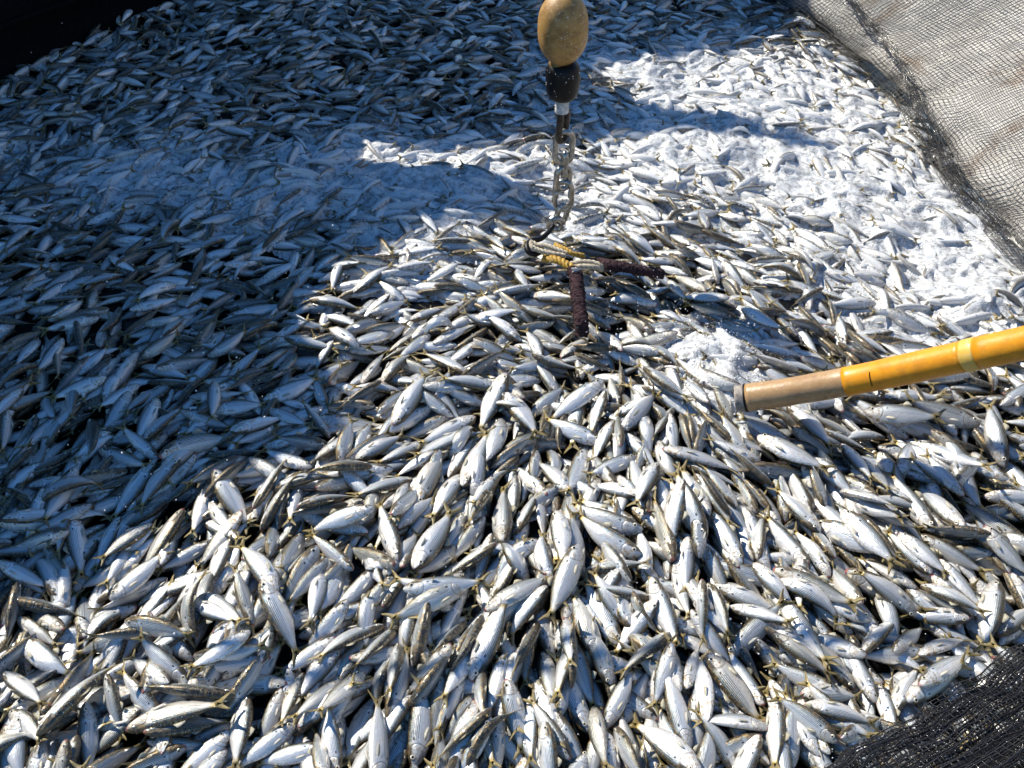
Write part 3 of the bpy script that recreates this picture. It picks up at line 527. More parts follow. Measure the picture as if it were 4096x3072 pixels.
SPECIAL = {(168, 49, 0, 2304): "dark-backed fish curled like a hook, white belly edge, in the lower left of the catch",
 (163, 90, 0, 2304): "plump fish with dark back and bright white belly right of two long slanting fish",
 (78, 53, 2048, 1536): "bluish fish lying across the others, head to the lower right, below the maroon rope",
 (129, 59, 2048, 1536): "long pale fish arched over its neighbours, tail to the lower right, below the pole tip",
 (104, 113, 1024, 1536): "grey fish lying level with yellow tail left and head right, on top of slanting fish",
 (140, 72, 0, 1536): "large dark-backed fish humped over a smaller one inside the shadow",
 (194, 8, 3072, 2304): "bright upright fish with brown head, just above the folded black net corner",
 (118, 112, 3072, 2304): "white-bellied fish lying along the edge of the folded black net",
 (128, 97, 3072, 2304): "broad green-striped fish with golden head resting above the folded black net",
 (167, 133, 3072, 1536): "bright white fish with tail up, below the middle of the yellow pole",
 (207, 69, 3072, 1536): "single white fish lying steeply across the others below the yellow pole's outer end",
 (152, 36, 2048, 2304): "rounded white fish with head hidden, gleaming in the sun at lower right",
 (24, 142, 2048, 1536): "fish bent double like a horseshoe in the sunlit middle of the catch",
 (112, 147, 2048, 1536): "curved silver fish with drooping belly, directly under another curved fish",
 (113, 126, 2048, 1536): "curved striped fish with pink mouth at right and yellow tail at left",
 (222, 133, 2048, 2304): "fish arched like a bridge over a dark hollow near the bottom edge",
 (216, 1, 1024, 1536): "smooth blue-grey fish lying steeply, head up, beside a slimmer white fish",
 (137, 108, 1024, 1536): "large smooth fish, head down left with round eye, tail up yellow",
 (74, 23, 0, 1536): "upright blue fish standing out whole inside the shadow, tail down"}
KEY = {}
for (tx, ty), txt in TILES.items():
    for rec in re.split(r"[;\n]", txt):
        p = rec.split()
        if len(p) >= 6: KEY[(round(tx + float(p[0]) * 4.629), round(ty + float(p[1]) * 4.629))] = (int(p[0]), int(p[1]), tx, ty)
def label_of(s):
    k = KEY.get((round(s['h'][0]), round(s['h'][1])))
    if k in SPECIAL: return SPECIAL[k]
    mx, my = (s['h'][0] + s['t'][0]) / 2, (s['h'][1] + s['t'][1]) / 2
    a = math.degrees(math.atan2(s['t'][1] - s['h'][1], s['h'][0] - s['t'][0])) % 360
    cx, cy = int(np.clip(round(mx / 40.96), 0, 99)), int(np.clip(round(my / 30.72), 0, 99))
    look = LOOK[s['up']] + (" curved" if abs(s['b']) > .25 else "") + (" shaded" if in_shade(mx, my) else "")
    return f"{look} fish {DIRS[int((a + 22.5) // 45) % 8]}, {words_of(cx)} percent across, {words_of(cy)} percent down"
def set_pose(o, place):
    c, f, Yb, D, L, R3 = place
    Mx = Matrix(((f[0] * L, Yb[0] * L, D[0] * L, c[0]), (f[1] * L, Yb[1] * L, D[1] * L, c[1]), (f[2] * L, Yb[2] * L, D[2] * L, c[2]), (0, 0, 0, 1)))
    o.matrix_world = Mx
for i, s_ in enumerate(HERO):
    if abs(s_['b']) > .01:
        c, f, Yb, D, L, R3 = s_['place']; sg = -math.copysign(1, s_['b'])
        R = np.array([f[1], -f[0], 0]); R /= np.linalg.norm(R); d = np.array([R @ Yb, R @ D]); d /= np.linalg.norm(d)
        ms = fish_meshes(abs(s_['b']), sg * d, 0, 1.05, 1)
    else: ms = VAR[(i * 7 + s_['up'] * 3) % len(VAR)]
    o = bpy.data.objects.new("fish", ms['fish']); COL.objects.link(o); set_pose(o, s_['place'])
    tag(o, label_of(s_), "fish", "fish lying one over another in the catch")
    for nm in ('tail_fin', 'dorsal_fin'):
        c_ = bpy.data.objects.new(nm, ms[nm]); COL.objects.link(c_); c_.parent = o
    for nm in ('pectoral_fin', 'eye'):
        for me in ms[nm]:
            c_ = bpy.data.objects.new(nm, me); COL.objects.link(c_); c_.parent = o

# ---------------------------------------------------------------- all the other fish: one mass
bv, buv, bq = body_rings(10, 2); tv, tf = tail_part(); tuv = uv_of(tv); pv, pf = fin_pectoral(1); pv2, pf2 = fin_pectoral(-1)
def tri(fs, off): return [(q[0], q[1], q[2], q[2]) if len(q) == 3 else q for q in ([tuple(x + off for x in f) for f in fs])]
bq4 = [tuple(q) for q in bq]; nb = len(bv)
tq4 = [q for q in tf if len(q) >= 3]
allV, allUV, allF, allM, foamA, rndA = [], [], [], [], [], []
base = 0
def add_mass(place, th, d, foam):
    global base
    c, f, Yb, D, L, R3 = place; rn = RNG.random(); tl = RNG.normal(0, .3)
    for v, uv, fs, mi in ((bv, buv, bq4, 0), (tv, tuv, tq4, 1), (pv, uv_of(pv), pf, 2), (pv2, uv_of(pv2), pf2, 2)):
        b = bend(v, th, d, tl) * L
        allV.append(c + b[:, :1] * f + b[:, 1:2] * Yb + b[:, 2:] * D); allUV.append(uv)
        allF.extend([tuple(x + base for x in q) for q in fs]); allM.extend([mi] * len(fs))
        foamA.append(np.full(len(v), foam)); rndA.append(np.full(len(v), rn)); base += len(v)
for place, th, fo, _ in FREE: q_ = RNG.normal(0, .5); add_mass(place, th, (math.cos(q_), math.sin(q_)), float(np.clip(fo, 0, 1)))
for s_ in REST:
    c, f, Yb, D, L, R3 = s_['place']; R = np.array([f[1], -f[0], 0]); d = np.array([R @ Yb, R @ D]) * -math.copysign(1, s_['b'] or 1)
    add_mass(s_['place'], abs(s_['b']), d, 0.0)
me = bpy.data.meshes.new("fish_mass"); V = np.concatenate(allV).astype(np.float32); U = np.concatenate(allUV).astype(np.float32)
cnt = np.array([len(q) for q in allF], np.int32); li = np.fromiter((x for q in allF for x in q), np.int32)
me.vertices.add(len(V)); me.vertices.foreach_set("co", V.ravel()); me.loops.add(len(li)); me.loops.foreach_set("vertex_index", li)
me.polygons.add(len(cnt)); me.polygons.foreach_set("loop_start", np.concatenate([[0], np.cumsum(cnt)[:-1]]).astype(np.int32))
me.materials.append(M['skin']); me.materials.append(M['tail']); me.materials.append(M['pfin']); me.polygons.foreach_set("material_index", np.array(allM, np.int32))
me.update(calc_edges=True); me.polygons.foreach_set("use_smooth", np.ones(len(cnt), bool))
me.uv_layers.new(name="UVMap").data.foreach_set("uv", U[li].ravel())
for nm, a in (("foam", foamA), ("rnd", rndA)):
    me.attributes.new(nm, 'FLOAT', 'POINT').data.foreach_set("value", np.concatenate(a).astype(np.float32))
o = bpy.data.objects.new("fish_mass", me); COL.objects.link(o)
tag(o, "thousands of small silver fish packed over the whole catch, in shadow and white foam", "fish", None, "stuff")
print("fish: hero", len(HERO), "rest", len(REST), "free", len(FREE), "verts", len(V))

# ---------------------------------------------------------------- water under the fish and the froth among them
st = 5; Xw, Yw, Zw = GX[::st, ::st].copy(), GY[::st, ::st].copy(), BASE[::st, ::st] - .004
Zw = Zw + RNG.normal(0, .002, Zw.shape)
tag(grid_obj("water", Xw, Yw, Zw, M['water']), kind="structure")
big = MB(); big.add([(-60, -60, -.2), (60, -60, -.2), (60, 60, -.2), (-60, 60, -.2)], [(0, 1, 2, 3)]); tag(big.build("sea", M['water']), kind="structure")
def blur(A, sig):
    fy, fx = np.fft.fftfreq(A.shape[0])[:, None], np.fft.rfftfreq(A.shape[1])[None]; g = np.exp(-2 * (math.pi * sig) ** 2 * (fx ** 2 + fy ** 2))
    return np.fft.irfft2(np.fft.rfft2(A) * g, A.shape)
def nz(shape, sig, amp):
    a = blur(RNG.normal(0, 1, shape), sig); return a / a.std() * amp
FA = foam_amount(GX, GY)
Hs = blur(H, 4.5)
Zf = Hs * .70 + H * .30 - .034 + .048 * FA + nz(H.shape, 9, .006) + nz(H.shape, 3.2, .0035) + nz(H.shape, 1.4, .0012)
sb = np.exp(-(((GX - P(2840, 1430)[0]) / .26) ** 2 + ((GY - P(2840, 1430)[1]) / .20) ** 2)); Zf += sb * (.016 + nz(H.shape, 3, .010))
tag(grid_obj("sea_foam", GX, GY, Zf, M['foam'], (FA > .13) & (GX < 2.7)), "white sea froth lying among the fish, thickest at upper right", "foam", None, "stuff")
# droplets thrown up over the catch
db = MB(); ico = None
def ball(mb, c, r, k=6):
    vs, fs = [], []
    for i in range(1, 4):
        for j in range(k): vs.append((c[0] + r * math.sin(i * math.pi / 4) * math.cos(j * 2 * math.pi / k), c[1] + r * math.sin(i * math.pi / 4) * math.sin(j * 2 * math.pi / k), c[2] + r * math.cos(i * math.pi / 4)))
    vs += [(c[0], c[1], c[2] + r), (c[0], c[1], c[2] - r)]
    for i in range(2):
        for j in range(k): fs.append((i * k + j, (i + 1) * k + j, (i + 1) * k + (j + 1) % k, i * k + (j + 1) % k))
    for j in range(k): fs += [(3 * k, j, (j + 1) % k), (3 * k + 1, 2 * k + (j + 1) % k, 2 * k + j)]
    mb.add(vs, fs)
for n_, cx, cy, rx, ry, zr in ((420, 2830, 1420, 190, 150, .16), (160, 2250, 850, 120, 160, .35), (230, 2500, 1250, 360, 280, .28), (260, 900, 700, 800, 620, .25), (90, 1700, 700, 700, 400, .3), (90, 3200, 2550, 420, 330, .06), (200, 2200, 2100, 900, 600, .05), (80, 600, 1700, 500, 420, .15)):
    for _ in range(n_):
        px, py = RNG.normal(cx, rx * .7), RNG.normal(cy, ry * .7)
        if not (0 < px < 4096 and 60 < py < 3040): continue
        p = P(px, py, RNG.uniform(.03, zr + .03)); ball(db, p, RNG.choice([.0012, .0018, .0026, .0040], p=[.4, .35, .18, .07]))
for _ in range(1500):
    px, py = RNG.uniform(0, 4096), RNG.uniform(1250, 3060); x, y, _z = P(px, py, .03); ix, iy = int((x - X0) / RES), int((y - Y0) / RES)
    if 0 <= ix < NX and 0 <= iy < NY: ball(db, (x, y, H[iy, ix] + .0005), RNG.choice([.0008, .0012, .0018], p=[.55, .35, .10]), 5)
tag(db.build("water_droplets", M['drop']), "tiny white water droplets splashed over the fish and rope", "droplets", None, "stuff")

# ---------------------------------------------------------------- float, weight and chain over the middle of the catch
CY = 3.63
def cpt(px, py): return PY(px * 1.8517, py * 1.8517, CY)     # photo at 2212 wide -> the upright plane of the chain
cx0 = cpt(1212, 300)[0]; wood = lambda px1, px2, py: (cpt(px2, py)[0] - cpt(px1, py)[0]) / 2
zt, zb = cpt(1215, -16)[2], cpt(1210, 139)[2]; R_ = wood(1161, 1271, 66)
fcx = cpt(1216, 66)[0]
fl = empty("float", (fcx, CY, zb)); tag(fl, "oval tan float with chipped paint hanging on the line above the black weight", "float")
prof = [(0.032, 0.0), (.052, .003)]; hgt = zt - zb
for i in range(1, 22):
    u = i / 22; prof.append((R_ * (max(0, 1 - abs(2 * u - 1.02) ** 2.5)) ** 0.52, hgt * u))
prof = [(max(r, .034), z) for r, z in prof] + [(.030, hgt - .001), (.022, hgt - .012)]
b = MB(); b.lathe(prof, 48, wob=lambda a, z: .010 * math.sin(3 * a + 20 * z) + .008 * math.sin(5 * a)); b.build("float_shell", M['float'], fl)
b = MB(); b.tube([(0, 0, hgt - .02), (0, 0, hgt + .05), (.01, .005, hgt + .5), (.02, 0, hgt + 3.0)], .019, 10); b.build("yellow_line", M['ropeyellow'], fl)
z1, z2 = cpt(1210, 133)[2], cpt(1210, 212)[2]; r2 = wood(1178, 1252, 170); wcx = cpt(1216, 170)[0]
wt = empty("rubber_weight", (wcx, CY, z2)); tag(wt, "black rubber cylinder on the line between tan float and chain, speckled with foam", "weight"); h2 = z1 - z2
b = MB(); b.lathe([(.03, 0), (r2 * .70, .002), (r2 * .86, .012), (r2 * .95, .03), (r2 * 1.0, h2 * .35), (r2 * 1.02, h2 * .6), (r2 * .97, h2 * .82), (r2 * .86, h2 * .94), (r2 * .62, h2), (.03, h2 + .002)], 40, wob=lambda a, z: .012 * math.sin(4 * a + 30 * z)); b.build("weight_body", M['black'], wt)
b = MB()
for _ in range(26):
    a = RNG.uniform(-math.pi, 0); z = h2 * .9 * RNG.uniform(.05, 1) ** .7; rr = r2 * 1.005
    ball(b, (rr * math.cos(a), rr * math.sin(a), z), RNG.choice([.0010, .0016, .0026]))
f_ = b.build("foam_flecks", M['drop'], wt); f_['kind'] = "stuff"
z3 = cpt(1210, 242)[2]; tcx = cpt(1214, 226)[0]; tr = wood(1199, 1228, 226)
b = MB(); k = 5; b.lathe([(tr * .7, -.004)] + [(tr * (1 + .10 * math.sin(i * 2.4)), (z2 - z3 + .006) * i / 14) for i in range(15)], 20); o = b.build("line_wrap", M['tape'], None, loc=(tcx, CY, z3))
tag(o, "grey-white tape wrapping on the line just under the black rubber weight", "tape wrap")
def link_path(w_, h_, n=10):           # stadium loop in x-z
    r = w_ / 2; s = h_ / 2 - r; pts = []
    for i in range(n + 1): a = math.pi * i / n; pts.append((r * math.cos(a), 0, s + r * math.sin(a)))
    for i in range(n + 1): a = math.pi + math.pi * i / n; pts.append((r * math.cos(a), 0, -s + r * math.sin(a)))
    return pts + [pts[0]]
def link(mb, c, w_, h_, r, ang=0.0, lean=0.0, k=10):
    Rm = Matrix.Rotation(lean, 3, 'Y') @ Matrix.Rotation(ang, 3, 'Z')
    mb.tube([np.array(c) + np.array(Rm @ Vector(p)) for p in link_path(w_, h_)], r, k, caps=False)
px1 = lambda n, y: n * (cpt(1213, y)[0] - cpt(1212, y)[0])
def zy(y): return cpt(1212, y)[2]
ch = empty("chain", (0, 0, 0)); tag(ch, "short steel chain of dark and bright links hanging straight down into the fish", "chain")
b = MB(); yt, yb = 238, 304; link(b, (cpt(1216, 270)[0], CY, (zy(yt) + zy(yb)) / 2), px1(24, 270), zy(yt) - zy(yb), px1(7.2, 270), .85, .05); b.build("dark_link", M['darksteel'], ch)
b = MB(); yt, yb = 284, 352; link(b, (cpt(1218, 318)[0], CY, (zy(yt) + zy(yb)) / 2), px1(36, 318), zy(yt) - zy(yb), px1(6.8, 318), .12, .02); b.build("link", M['steel'], ch)
sx = cpt(1220, 360)[0]; b = MB(); za, zb_ = zy(326), zy(384); hs = za - zb_; sr = px1(9.5, 350)
b.lathe([(sr * .4, zb_), (sr * .8, zb_ + .003), (sr * .95, zb_ + hs * .18), (sr * .72, zb_ + hs * .30), (sr * .72, zb_ + hs * .50), (sr * 1.05, zb_ + hs * .56), (sr * 1.05, zb_ + hs * .80), (sr * .8, zb_ + hs * .93), (sr * .3, zb_ + hs)], 20, centre=(sx, CY)); b.build("swivel", M['steel'], ch)
b = MB(); yt, yb = 362, 408; link(b, (cpt(1216, 385)[0], CY, (zy(yt) + zy(yb)) / 2), px1(30, 385), zy(yt) - zy(yb), px1(6.8, 385), .35, .03); b.build("link", M['steel'], ch)
b = MB(); yt, yb = 392, 452; link(b, (cpt(1217, 422)[0], CY, (zy(yt) + zy(yb)) / 2), px1(36, 422), zy(yt) - zy(yb), px1(5.9, 422), -.1, -.02)
ql = b.build("quick_link", M['steel'], ch); b = MB()
for xx in (1201, 1233): b.lathe([(px1(3, 420), zy(428)), (px1(6.2, 420), zy(427)), (px1(6.2, 420), zy(412)), (px1(3, 420), zy(411))], 6, centre=(cpt(xx, 420)[0], CY))
n_ = b.build("nut", M['steel'], ql)
b = MB(); yt, yb = 440, 482; link(b, (cpt(1214, 460)[0], CY - .005, (zy(yt) + zy(yb)) / 2), px1(28, 460), zy(yt) - zy(yb), px1(6.8, 460), .6, .25); b.build("link", M['steel'], ch)
b = MB(); link(b, (cpt(1200, 480)[0], CY - .02, zy(478)), px1(34, 480), px1(30, 480), px1(7.2, 480), .2, 1.1); b.build("link", M['steel'], ch)
# snap hook that holds the rope loop
def g2(px, py, z): return P(px * 1.8517, py * 1.8517, z)
K = lambda *pts: [g2(*p) for p in pts]
def smooth(pts, n=8):
    pts = np.array(pts, float); t = np.arange(len(pts)); tt = np.linspace(0, len(pts) - 1, (len(pts) - 1) * n + 1); out = []
    for x in tt:
        i = min(int(x), len(pts) - 2); u = x - i; p0, p1, p2, p3 = pts[max(i - 1, 0)], pts[i], pts[i + 1], pts[min(i + 2, len(pts) - 1)]
        out.append(0.5 * ((2 * p1) + (p2 - p0) * u + (2 * p0 - 5 * p1 + 4 * p2 - p3) * u * u + (3 * p1 - p0 - 3 * p2 + p3) * u ** 3))
    return np.array(out)
hz = .10
b = MB(); hk = smooth(K((1196, 487, hz + .03), (1184, 502, hz + .02), (1168, 516, hz + .01), (1150, 520, hz + .02), (1139, 530, hz + .02), (1142, 544, hz + .01), (1156, 549, hz), (1168, 543, hz), (1172, 532, hz + .01)), 6)
b.tube(hk, np.interp(np.linspace(0, 1, len(hk)), [0, .25, .45, .9, 1], [.010, .012, .014, .011, .004]), 10)
o = b.build("snap_hook", M['black']); tag(o, "black curved hook at the foot of the chain holding the beige rope loop", "hook")
def twisted(name, pts, r, mat, label=None, cat=None, parent=None, pitch=.055, n=14):
    c = smooth(pts, n); d = np.concatenate([[0], np.cumsum(np.linalg.norm(np.diff(c, axis=0), axis=1))]); m_ = max(12, int(d[-1] / .0045)); t = np.linspace(0, d[-1], m_)
    c = np.stack([np.interp(t, d, c[:, i]) for i in range(3)], 1); T = np.gradient(c, axis=0); T /= np.linalg.norm(T, axis=1)[:, None]
    Uu = np.cross(T, (0.1, 0.05, 1)); Uu /= np.linalg.norm(Uu, axis=1)[:, None]; Vv = np.cross(T, Uu); b = MB()
    for s in range(3):
        a = t / pitch * 2 * math.pi + s * 2 * math.pi / 3
        b.tube(c + (np.cos(a)[:, None] * Uu + np.sin(a)[:, None] * Vv) * r * .52, r * .56, 7)
    o = b.build(name, mat, parent)
    if label: tag(o, label, cat)
    return o
z_ = .115
twisted("rope_loop", K((1225, 548, z_), (1208, 541, z_ + .01), (1182, 531, z_ + .015), (1160, 529, z_ + .01), (1148, 523, z_ + .012), (1150, 533, z_ + .015), (1166, 541, z_ + .012), (1195, 548, z_ + .01), (1222, 553, z_)), .0105, M['ropebeige'], "beige twisted rope loop caught in the black hook at the chain's foot", "rope")
twisted("rope_loop", K((1226, 572, z_), (1252, 566, z_ + .012), (1280, 567, z_ + .01), (1297, 574, z_), (1300, 583, z_ - .02), (1284, 577, z_ + .012), (1256, 575, z_ + .012), (1230, 580, z_)), .0105, M['ropebeige'], "beige twisted rope bight lying over the top of the maroon rope", "rope")
twisted("yellow_rope", K((1176, 558, z_ - .03), (1196, 560, z_), (1214, 566, z_ + .006), (1228, 574, z_ + .01), (1241, 583, z_ + .005), (1246, 592, z_ - .02)), .017, M['ropeyellow'], "thick yellow rope wound beside the beige loop at the chain's foot", "rope", pitch=.07)
twisted("yellow_rope", K((1200, 528, z_ - .02), (1212, 534, z_ + .004), (1226, 541, z_ + .008), (1238, 548, z_ + .006), (1262, 553, z_ - .01)), .011, M['ropeyellow'], "thin yellow rope strand showing behind the beige rope loop", "rope", pitch=.05)
def fuzzy(name, pts, r, label):
    c = smooth(pts, 22); b = MB(); n = len(c); wv = RNG.normal(0, 1, n); wv = np.convolve(wv, np.ones(5) / 5, 'same'); rr = r * (1 + .10 * wv) * np.interp(np.arange(n), [0, 3, n - 4, n - 1], [.75, 1, 1, .6])
    b.tube(c, rr, 18); b.v[-1] = b.v[-1] + RNG.normal(0, .0022, b.v[-1].shape); o = b.build(name, M['maroon']); tag(o, label, "rope"); return o
mr = fuzzy("maroon_rope", K((1236, 586, z_), (1243, 594, z_ + .012), (1246, 612, z_ + .014), (1249, 640, z_ + .008), (1252, 668, z_ - .004), (1256, 696, z_ - .02), (1257, 722, z_ - .07)), .027, "thick frayed maroon rope hanging down from the knot into the fish")
fuzzy("maroon_rope", K((1292, 566, z_ - .03), (1318, 572, z_ - .002), (1352, 578, z_ + .002), (1392, 586, z_ - .012), (1432, 593, z_ - .05)), .021, "maroon rope running from the knot out to the right over the fish")
b = MB(); q = g2(1244, 597, z_ + .014); link(b, q, .075, .036, .005, 0, 1.57); b.build("white_seizing", M['tape'], mr)

# ---------------------------------------------------------------- the pole
ax = []
for px, py, dep in ((1585, 862, 3.47), (1606, 860, 3.46), (1622, 858, 3.45), (1700, 847, 3.40), (1831, 824, 3.33), (1960, 797, 3.18), (2090, 768, 3.03), (2212, 741, 2.90), (2420, 690, 2.68), (2700, 610, 2.42)):
    ax.append(PD(px * 1.8517, py * 1.8517, dep))
ax = np.array(ax); tt = np.linspace(0, 1, len(ax))
cl = np.linalg.norm(np.diff(ax, axis=0), axis=1); cl = np.concatenate([[0], np.cumsum(cl)]); path = smooth(ax, 16); pl = np.concatenate([[0], np.cumsum(np.linalg.norm(np.diff(path, axis=0), axis=1))])
def at_len(l): return np.array([np.interp(l, pl, path[:, i]) for i in range(3)])
def seg(mb, l0, l1, r0, r1=None, n=24, m=0):
    ls = np.linspace(l0, l1, n); mb.tube([at_len(l) for l in ls], np.linspace(r0, r1 or r0, n) * (1 + .012 * np.sin(ls * 23) + .006 * np.sin(ls * 71)), 28, m)
PR = 0.0505; po = empty("pole", (0, 0, 0)); tag(po, "thick yellow and tan pole reaching in from the edge with its end in the fish", "pole")
cut = lambda px: np.interp(px, [1585, 1606, 1622, 1700, 1831, 1960, 2090, 2212, 2420, 2700], cl)
b = MB(); seg(b, cut(1588), cut(1609), PR * .95, PR * .97, 8); b.build("worn_tip", plain("grey_worn_tip", (0.30, 0.26, 0.22), .5, 0, 50, .4), po)
b = MB(); seg(b, cut(1609), cut(1614), PR * 1.02, None, 4); b.build("black_ring", M['black'], po)
b = MB(); seg(b, cut(1614), cut(1831), PR, PR); b.build("tan_sleeve", M['poltan'], po)
b = MB(); seg(b, cut(1827), cut(2088), PR * 1.025, PR * 1.02); b.build("yellow_tape", M['polyellow'], po)
b = MB(); seg(b, cut(2086), cut(2116), PR * 1.045, None, 8); b.build("faded_band", M['polband'], po)
b = MB(); seg(b, cut(2112), cut(2700), PR * 1.03, PR * 1.0); b.build("yellow_tape", M['polyellow'], po)
b = MB(); c0 = at_len(cut(1893)); T = at_len(cut(1900)) - c0; T /= np.linalg.norm(T); U = np.cross(T, (0, 0, 1)); U /= np.linalg.norm(U); V_ = np.cross(U, T)
b.tube([c0 + T * (.006 * math.sin(a)) * 1 + (U * math.cos(a) + V_ * math.sin(a)) * PR * 1.03 for a in np.linspace(-.15, .85, 14)], .0016, 6); b.build("scuff_mark", M['black'], po)

# ---------------------------------------------------------------- right: net hung before a pale hull
XB_Y = [2.2, 2.9, 3.49, 4.15, 5.05, 5.7, 6.38, 7.2]; XB_X = [2.48, 2.36, 2.27, 2.18, 2.19, 2.05, 1.80, 1.45]
A_ = np.array([1, -.80, 1.15]); A_ /= np.linalg.norm(A_); B_ = np.array([.22, 1, .25]); B_ /= np.linalg.norm(B_); NN = np.cross(A_, B_); NN /= np.linalg.norm(NN); NN *= np.sign(NN[2]) or 1
def net_pt(a, y, off=0.0, ph=0.0):      # a: metres up the net from where it leaves the catch; y: where on that edge
    y = np.asarray(y, float); a = np.asarray(a, float); x0 = np.interp(y, XB_Y, XB_X)
    p = np.stack([x0 + 0 * a, y + 0 * a, np.full_like(a + y, -.06)], -1) + a[..., None] * A_
    low = np.exp(-(a / .34) ** 2)
    w_ = low * (.035 * np.sin(9 * y + 5 * a + ph) + .022 * np.sin(17 * y - 8 * a + 1 + ph)) + .012 * np.sin(4 * y + 2.5 * a + ph) + off
    p = p + w_[..., None] * NN
    p[..., 1] += low * .03 * np.sin(21 * a + 6 * y)
    return p
net = empty("net", (0, 0, 0)); tag(net, "black fine-mesh net hanging over the pale weathered hull at the upper right", "net")
def net_sheet(name, a0, a1, sp_a, sp_y, off, ph, r, mat, skew=0.0, y0=2.3, y1=7.15):
    b = MB(); j = lambda: RNG.normal(0, .0014)
    for y in np.arange(y0, y1, sp_y):
        a = np.linspace(a0, a1, int((a1 - a0) / .035) + 2); b.tube(net_pt(a, y + skew * a + j() + .004 * np.sin(a * 40 + y * 9), off, ph), r, 3, caps=False)
    for a in np.arange(a0, a1, sp_a):
        y = np.linspace(y0, y1, int((y1 - y0) / .035) + 2); b.tube(net_pt(np.full_like(y, a + j()) + .004 * np.sin(y * 37 + a * 11), y + skew * a, off, ph), r, 3, caps=False)
    return b.build(name, mat, net)
net_sheet("net_sheet", .0, 2.15, .023, .023, .0, 0, .0016, M['net'])
net_sheet("net_fold", .0, .16, .027, .029, .045, 1.7, .0015, M['netbrown'], .22)
# the gathered band that runs across the net, and the lower one that meets the froth
def gathered(y0, y1, fa, n, spread, off):
    b = MB()
    for i in range(n):
        k = RNG.normal(0, 1); y = np.linspace(y0, y1, 90); a = fa(y) + k * spread * (1 + .5 * np.sin(3 * y)) + .010 * np.sin(y * 13 + i)
        b.tube(net_pt(a, y, off + RNG.uniform(0, .025), .4), .0021, 3, caps=False)
    for y in np.arange(y0, y1, .026):
        a = np.linspace(-1.7, 1.7, 9) * spread + fa(np.array([y]))[0]; b.tube(net_pt(a, y + .03 * np.sin(a * 60 + y * 31), off + .012, .4), .0018, 3, caps=False)
    b.build("gathered_fold", M['net'], net)
gathered(2.3, 7.1, lambda y: np.interp(y, [2.3, 4, 5.0, 5.6, 6.3, 7.1], [.07, .07, .10, .26, .42, .56]) + .02 * np.sin(4 * y), 9, .020, .03)
hb = MB(); ys = np.linspace(1.2, 9.5, 60); as_ = np.linspace(.10, 3.6, 40); pts = []
for y in ys:
    for a in as_: pts.append(net_pt(np.array(a), np.array(y))[()] - NN * (.085 + .02 * math.sin(1.3 * y)) )
hb.add(pts, [(i * 40 + j, i * 40 + j + 1, (i + 1) * 40 + j + 1, (i + 1) * 40 + j) for i in range(59) for j in range(39)])
pb = empty("boat", (0, 0, 0)); tag(pb, "pale weathered boat side with brown stains behind the net at the upper right", "boat")
h_ = hb.build("hull_side", M['hullpale'], pb); sm = h_.modifiers.new("thick", 'SOLIDIFY'); sm.thickness = .05; sm.offset = -1
rb = MB(); e_ = [net_pt(np.array(3.62), np.array(y)) - NN * .1 for y in np.linspace(1.2, 9.5, 40)]; rb.tube(e_, .07, 10); rb.build("rail", M['hullpale'], pb)

# ---------------------------------------------------------------- lower right: wet black net drawn up in folds
E0, E1 = P(1560 * 1.8517, 1830 * 1.8517, .02), P(2420 * 1.8517, 1285 * 1.8517, .03); ED = (E1 - E0) / np.linalg.norm(E1 - E0)
UPV = np.array([.42, -.62, .60]); UPV -= ED * UPV.dot(ED); UPV /= np.linalg.norm(UPV); FN = np.cross(ED, UPV); FN *= np.sign(FN[2]); LEN = np.linalg.norm(E1 - E0)
def fold_pt(u, v, lay_=0):              # u along the edge, v up the slope
    u, v = np.asarray(u, float), np.asarray(v, float)
    rip = .012 * np.sin(v * 74 + 1.3 * np.sin(u * 2.3) + lay_) + .008 * np.sin(v * 131 + 5 * u + 2 * lay_) + .016 * np.sin(v * 23 - 2.2 * u + lay_)
    edge = .018 * np.sin(u * 9 + 1) + .011 * np.sin(u * 23) + .006 * np.sin(u * 51 + lay_)
    vv = v + edge * np.exp(-v / .15)
    return E0 + u[..., None] * ED + vv[..., None] * UPV + (rip + .014 * lay_ + .02 * np.exp(-((v - .04) / .05) ** 2))[..., None] * FN + (v * v * .25)[..., None] * np.array([0, 0, 1.0])
fn = empty("net", (0, 0, 0)); tag(fn, "wet black net bunched in tight folds across the lower right corner", "net")
for lay_, su, sv, r, v0 in ((1, .015, .0095, .0021, .0), (0, .013, .0105, .0020, .012), (2, .024, .0125, .0019, .05)):
    b = MB()
    for v in np.arange(v0, 1.05, sv):
        u = np.linspace(0, LEN, 110) ; jit = np.cumsum(RNG.normal(0, .0012, 110)); jit -= np.linspace(jit[0], jit[-1], 110)
        b.tube(fold_pt(u, v + jit + RNG.normal(0, .002), lay_), r * RNG.uniform(.75, 1.3), 4, caps=False)
    for u in np.arange(0, LEN, su):
        v = np.linspace(v0, 1.05, 190); b.tube(fold_pt(u + .012 * np.sin(v * 9 + u) + RNG.normal(0, .002) + .3 * v * 0, v, lay_), r * .8, 3, caps=False)
    b.build("net_layer", M['net'], fn)
b = MB(); uu, vv = np.meshgrid(np.linspace(0, LEN, 120), np.linspace(.16, 1.05, 200)); Z = fold_pt(uu, vv, -1.8).reshape(-1, 3)
i_ = np.arange(200 * 120).reshape(200, 120); b.add(Z, [tuple(x) for x in np.stack([i_[:-1, :-1], i_[:-1, 1:], i_[1:, 1:], i_[1:, :-1]], -1).reshape(-1, 4)]); b.build("packed_net", M['net'], fn)
b = MB()
for _ in range(900):
    u, v, l_ = RNG.uniform(0, LEN), RNG.uniform(0, .9), RNG.choice([1, 2, 1.3]); ball(b, fold_pt(u, v, l_) + FN * .003, RNG.choice([.0010, .0014, .002], p=[.6, .3, .1]), 5)
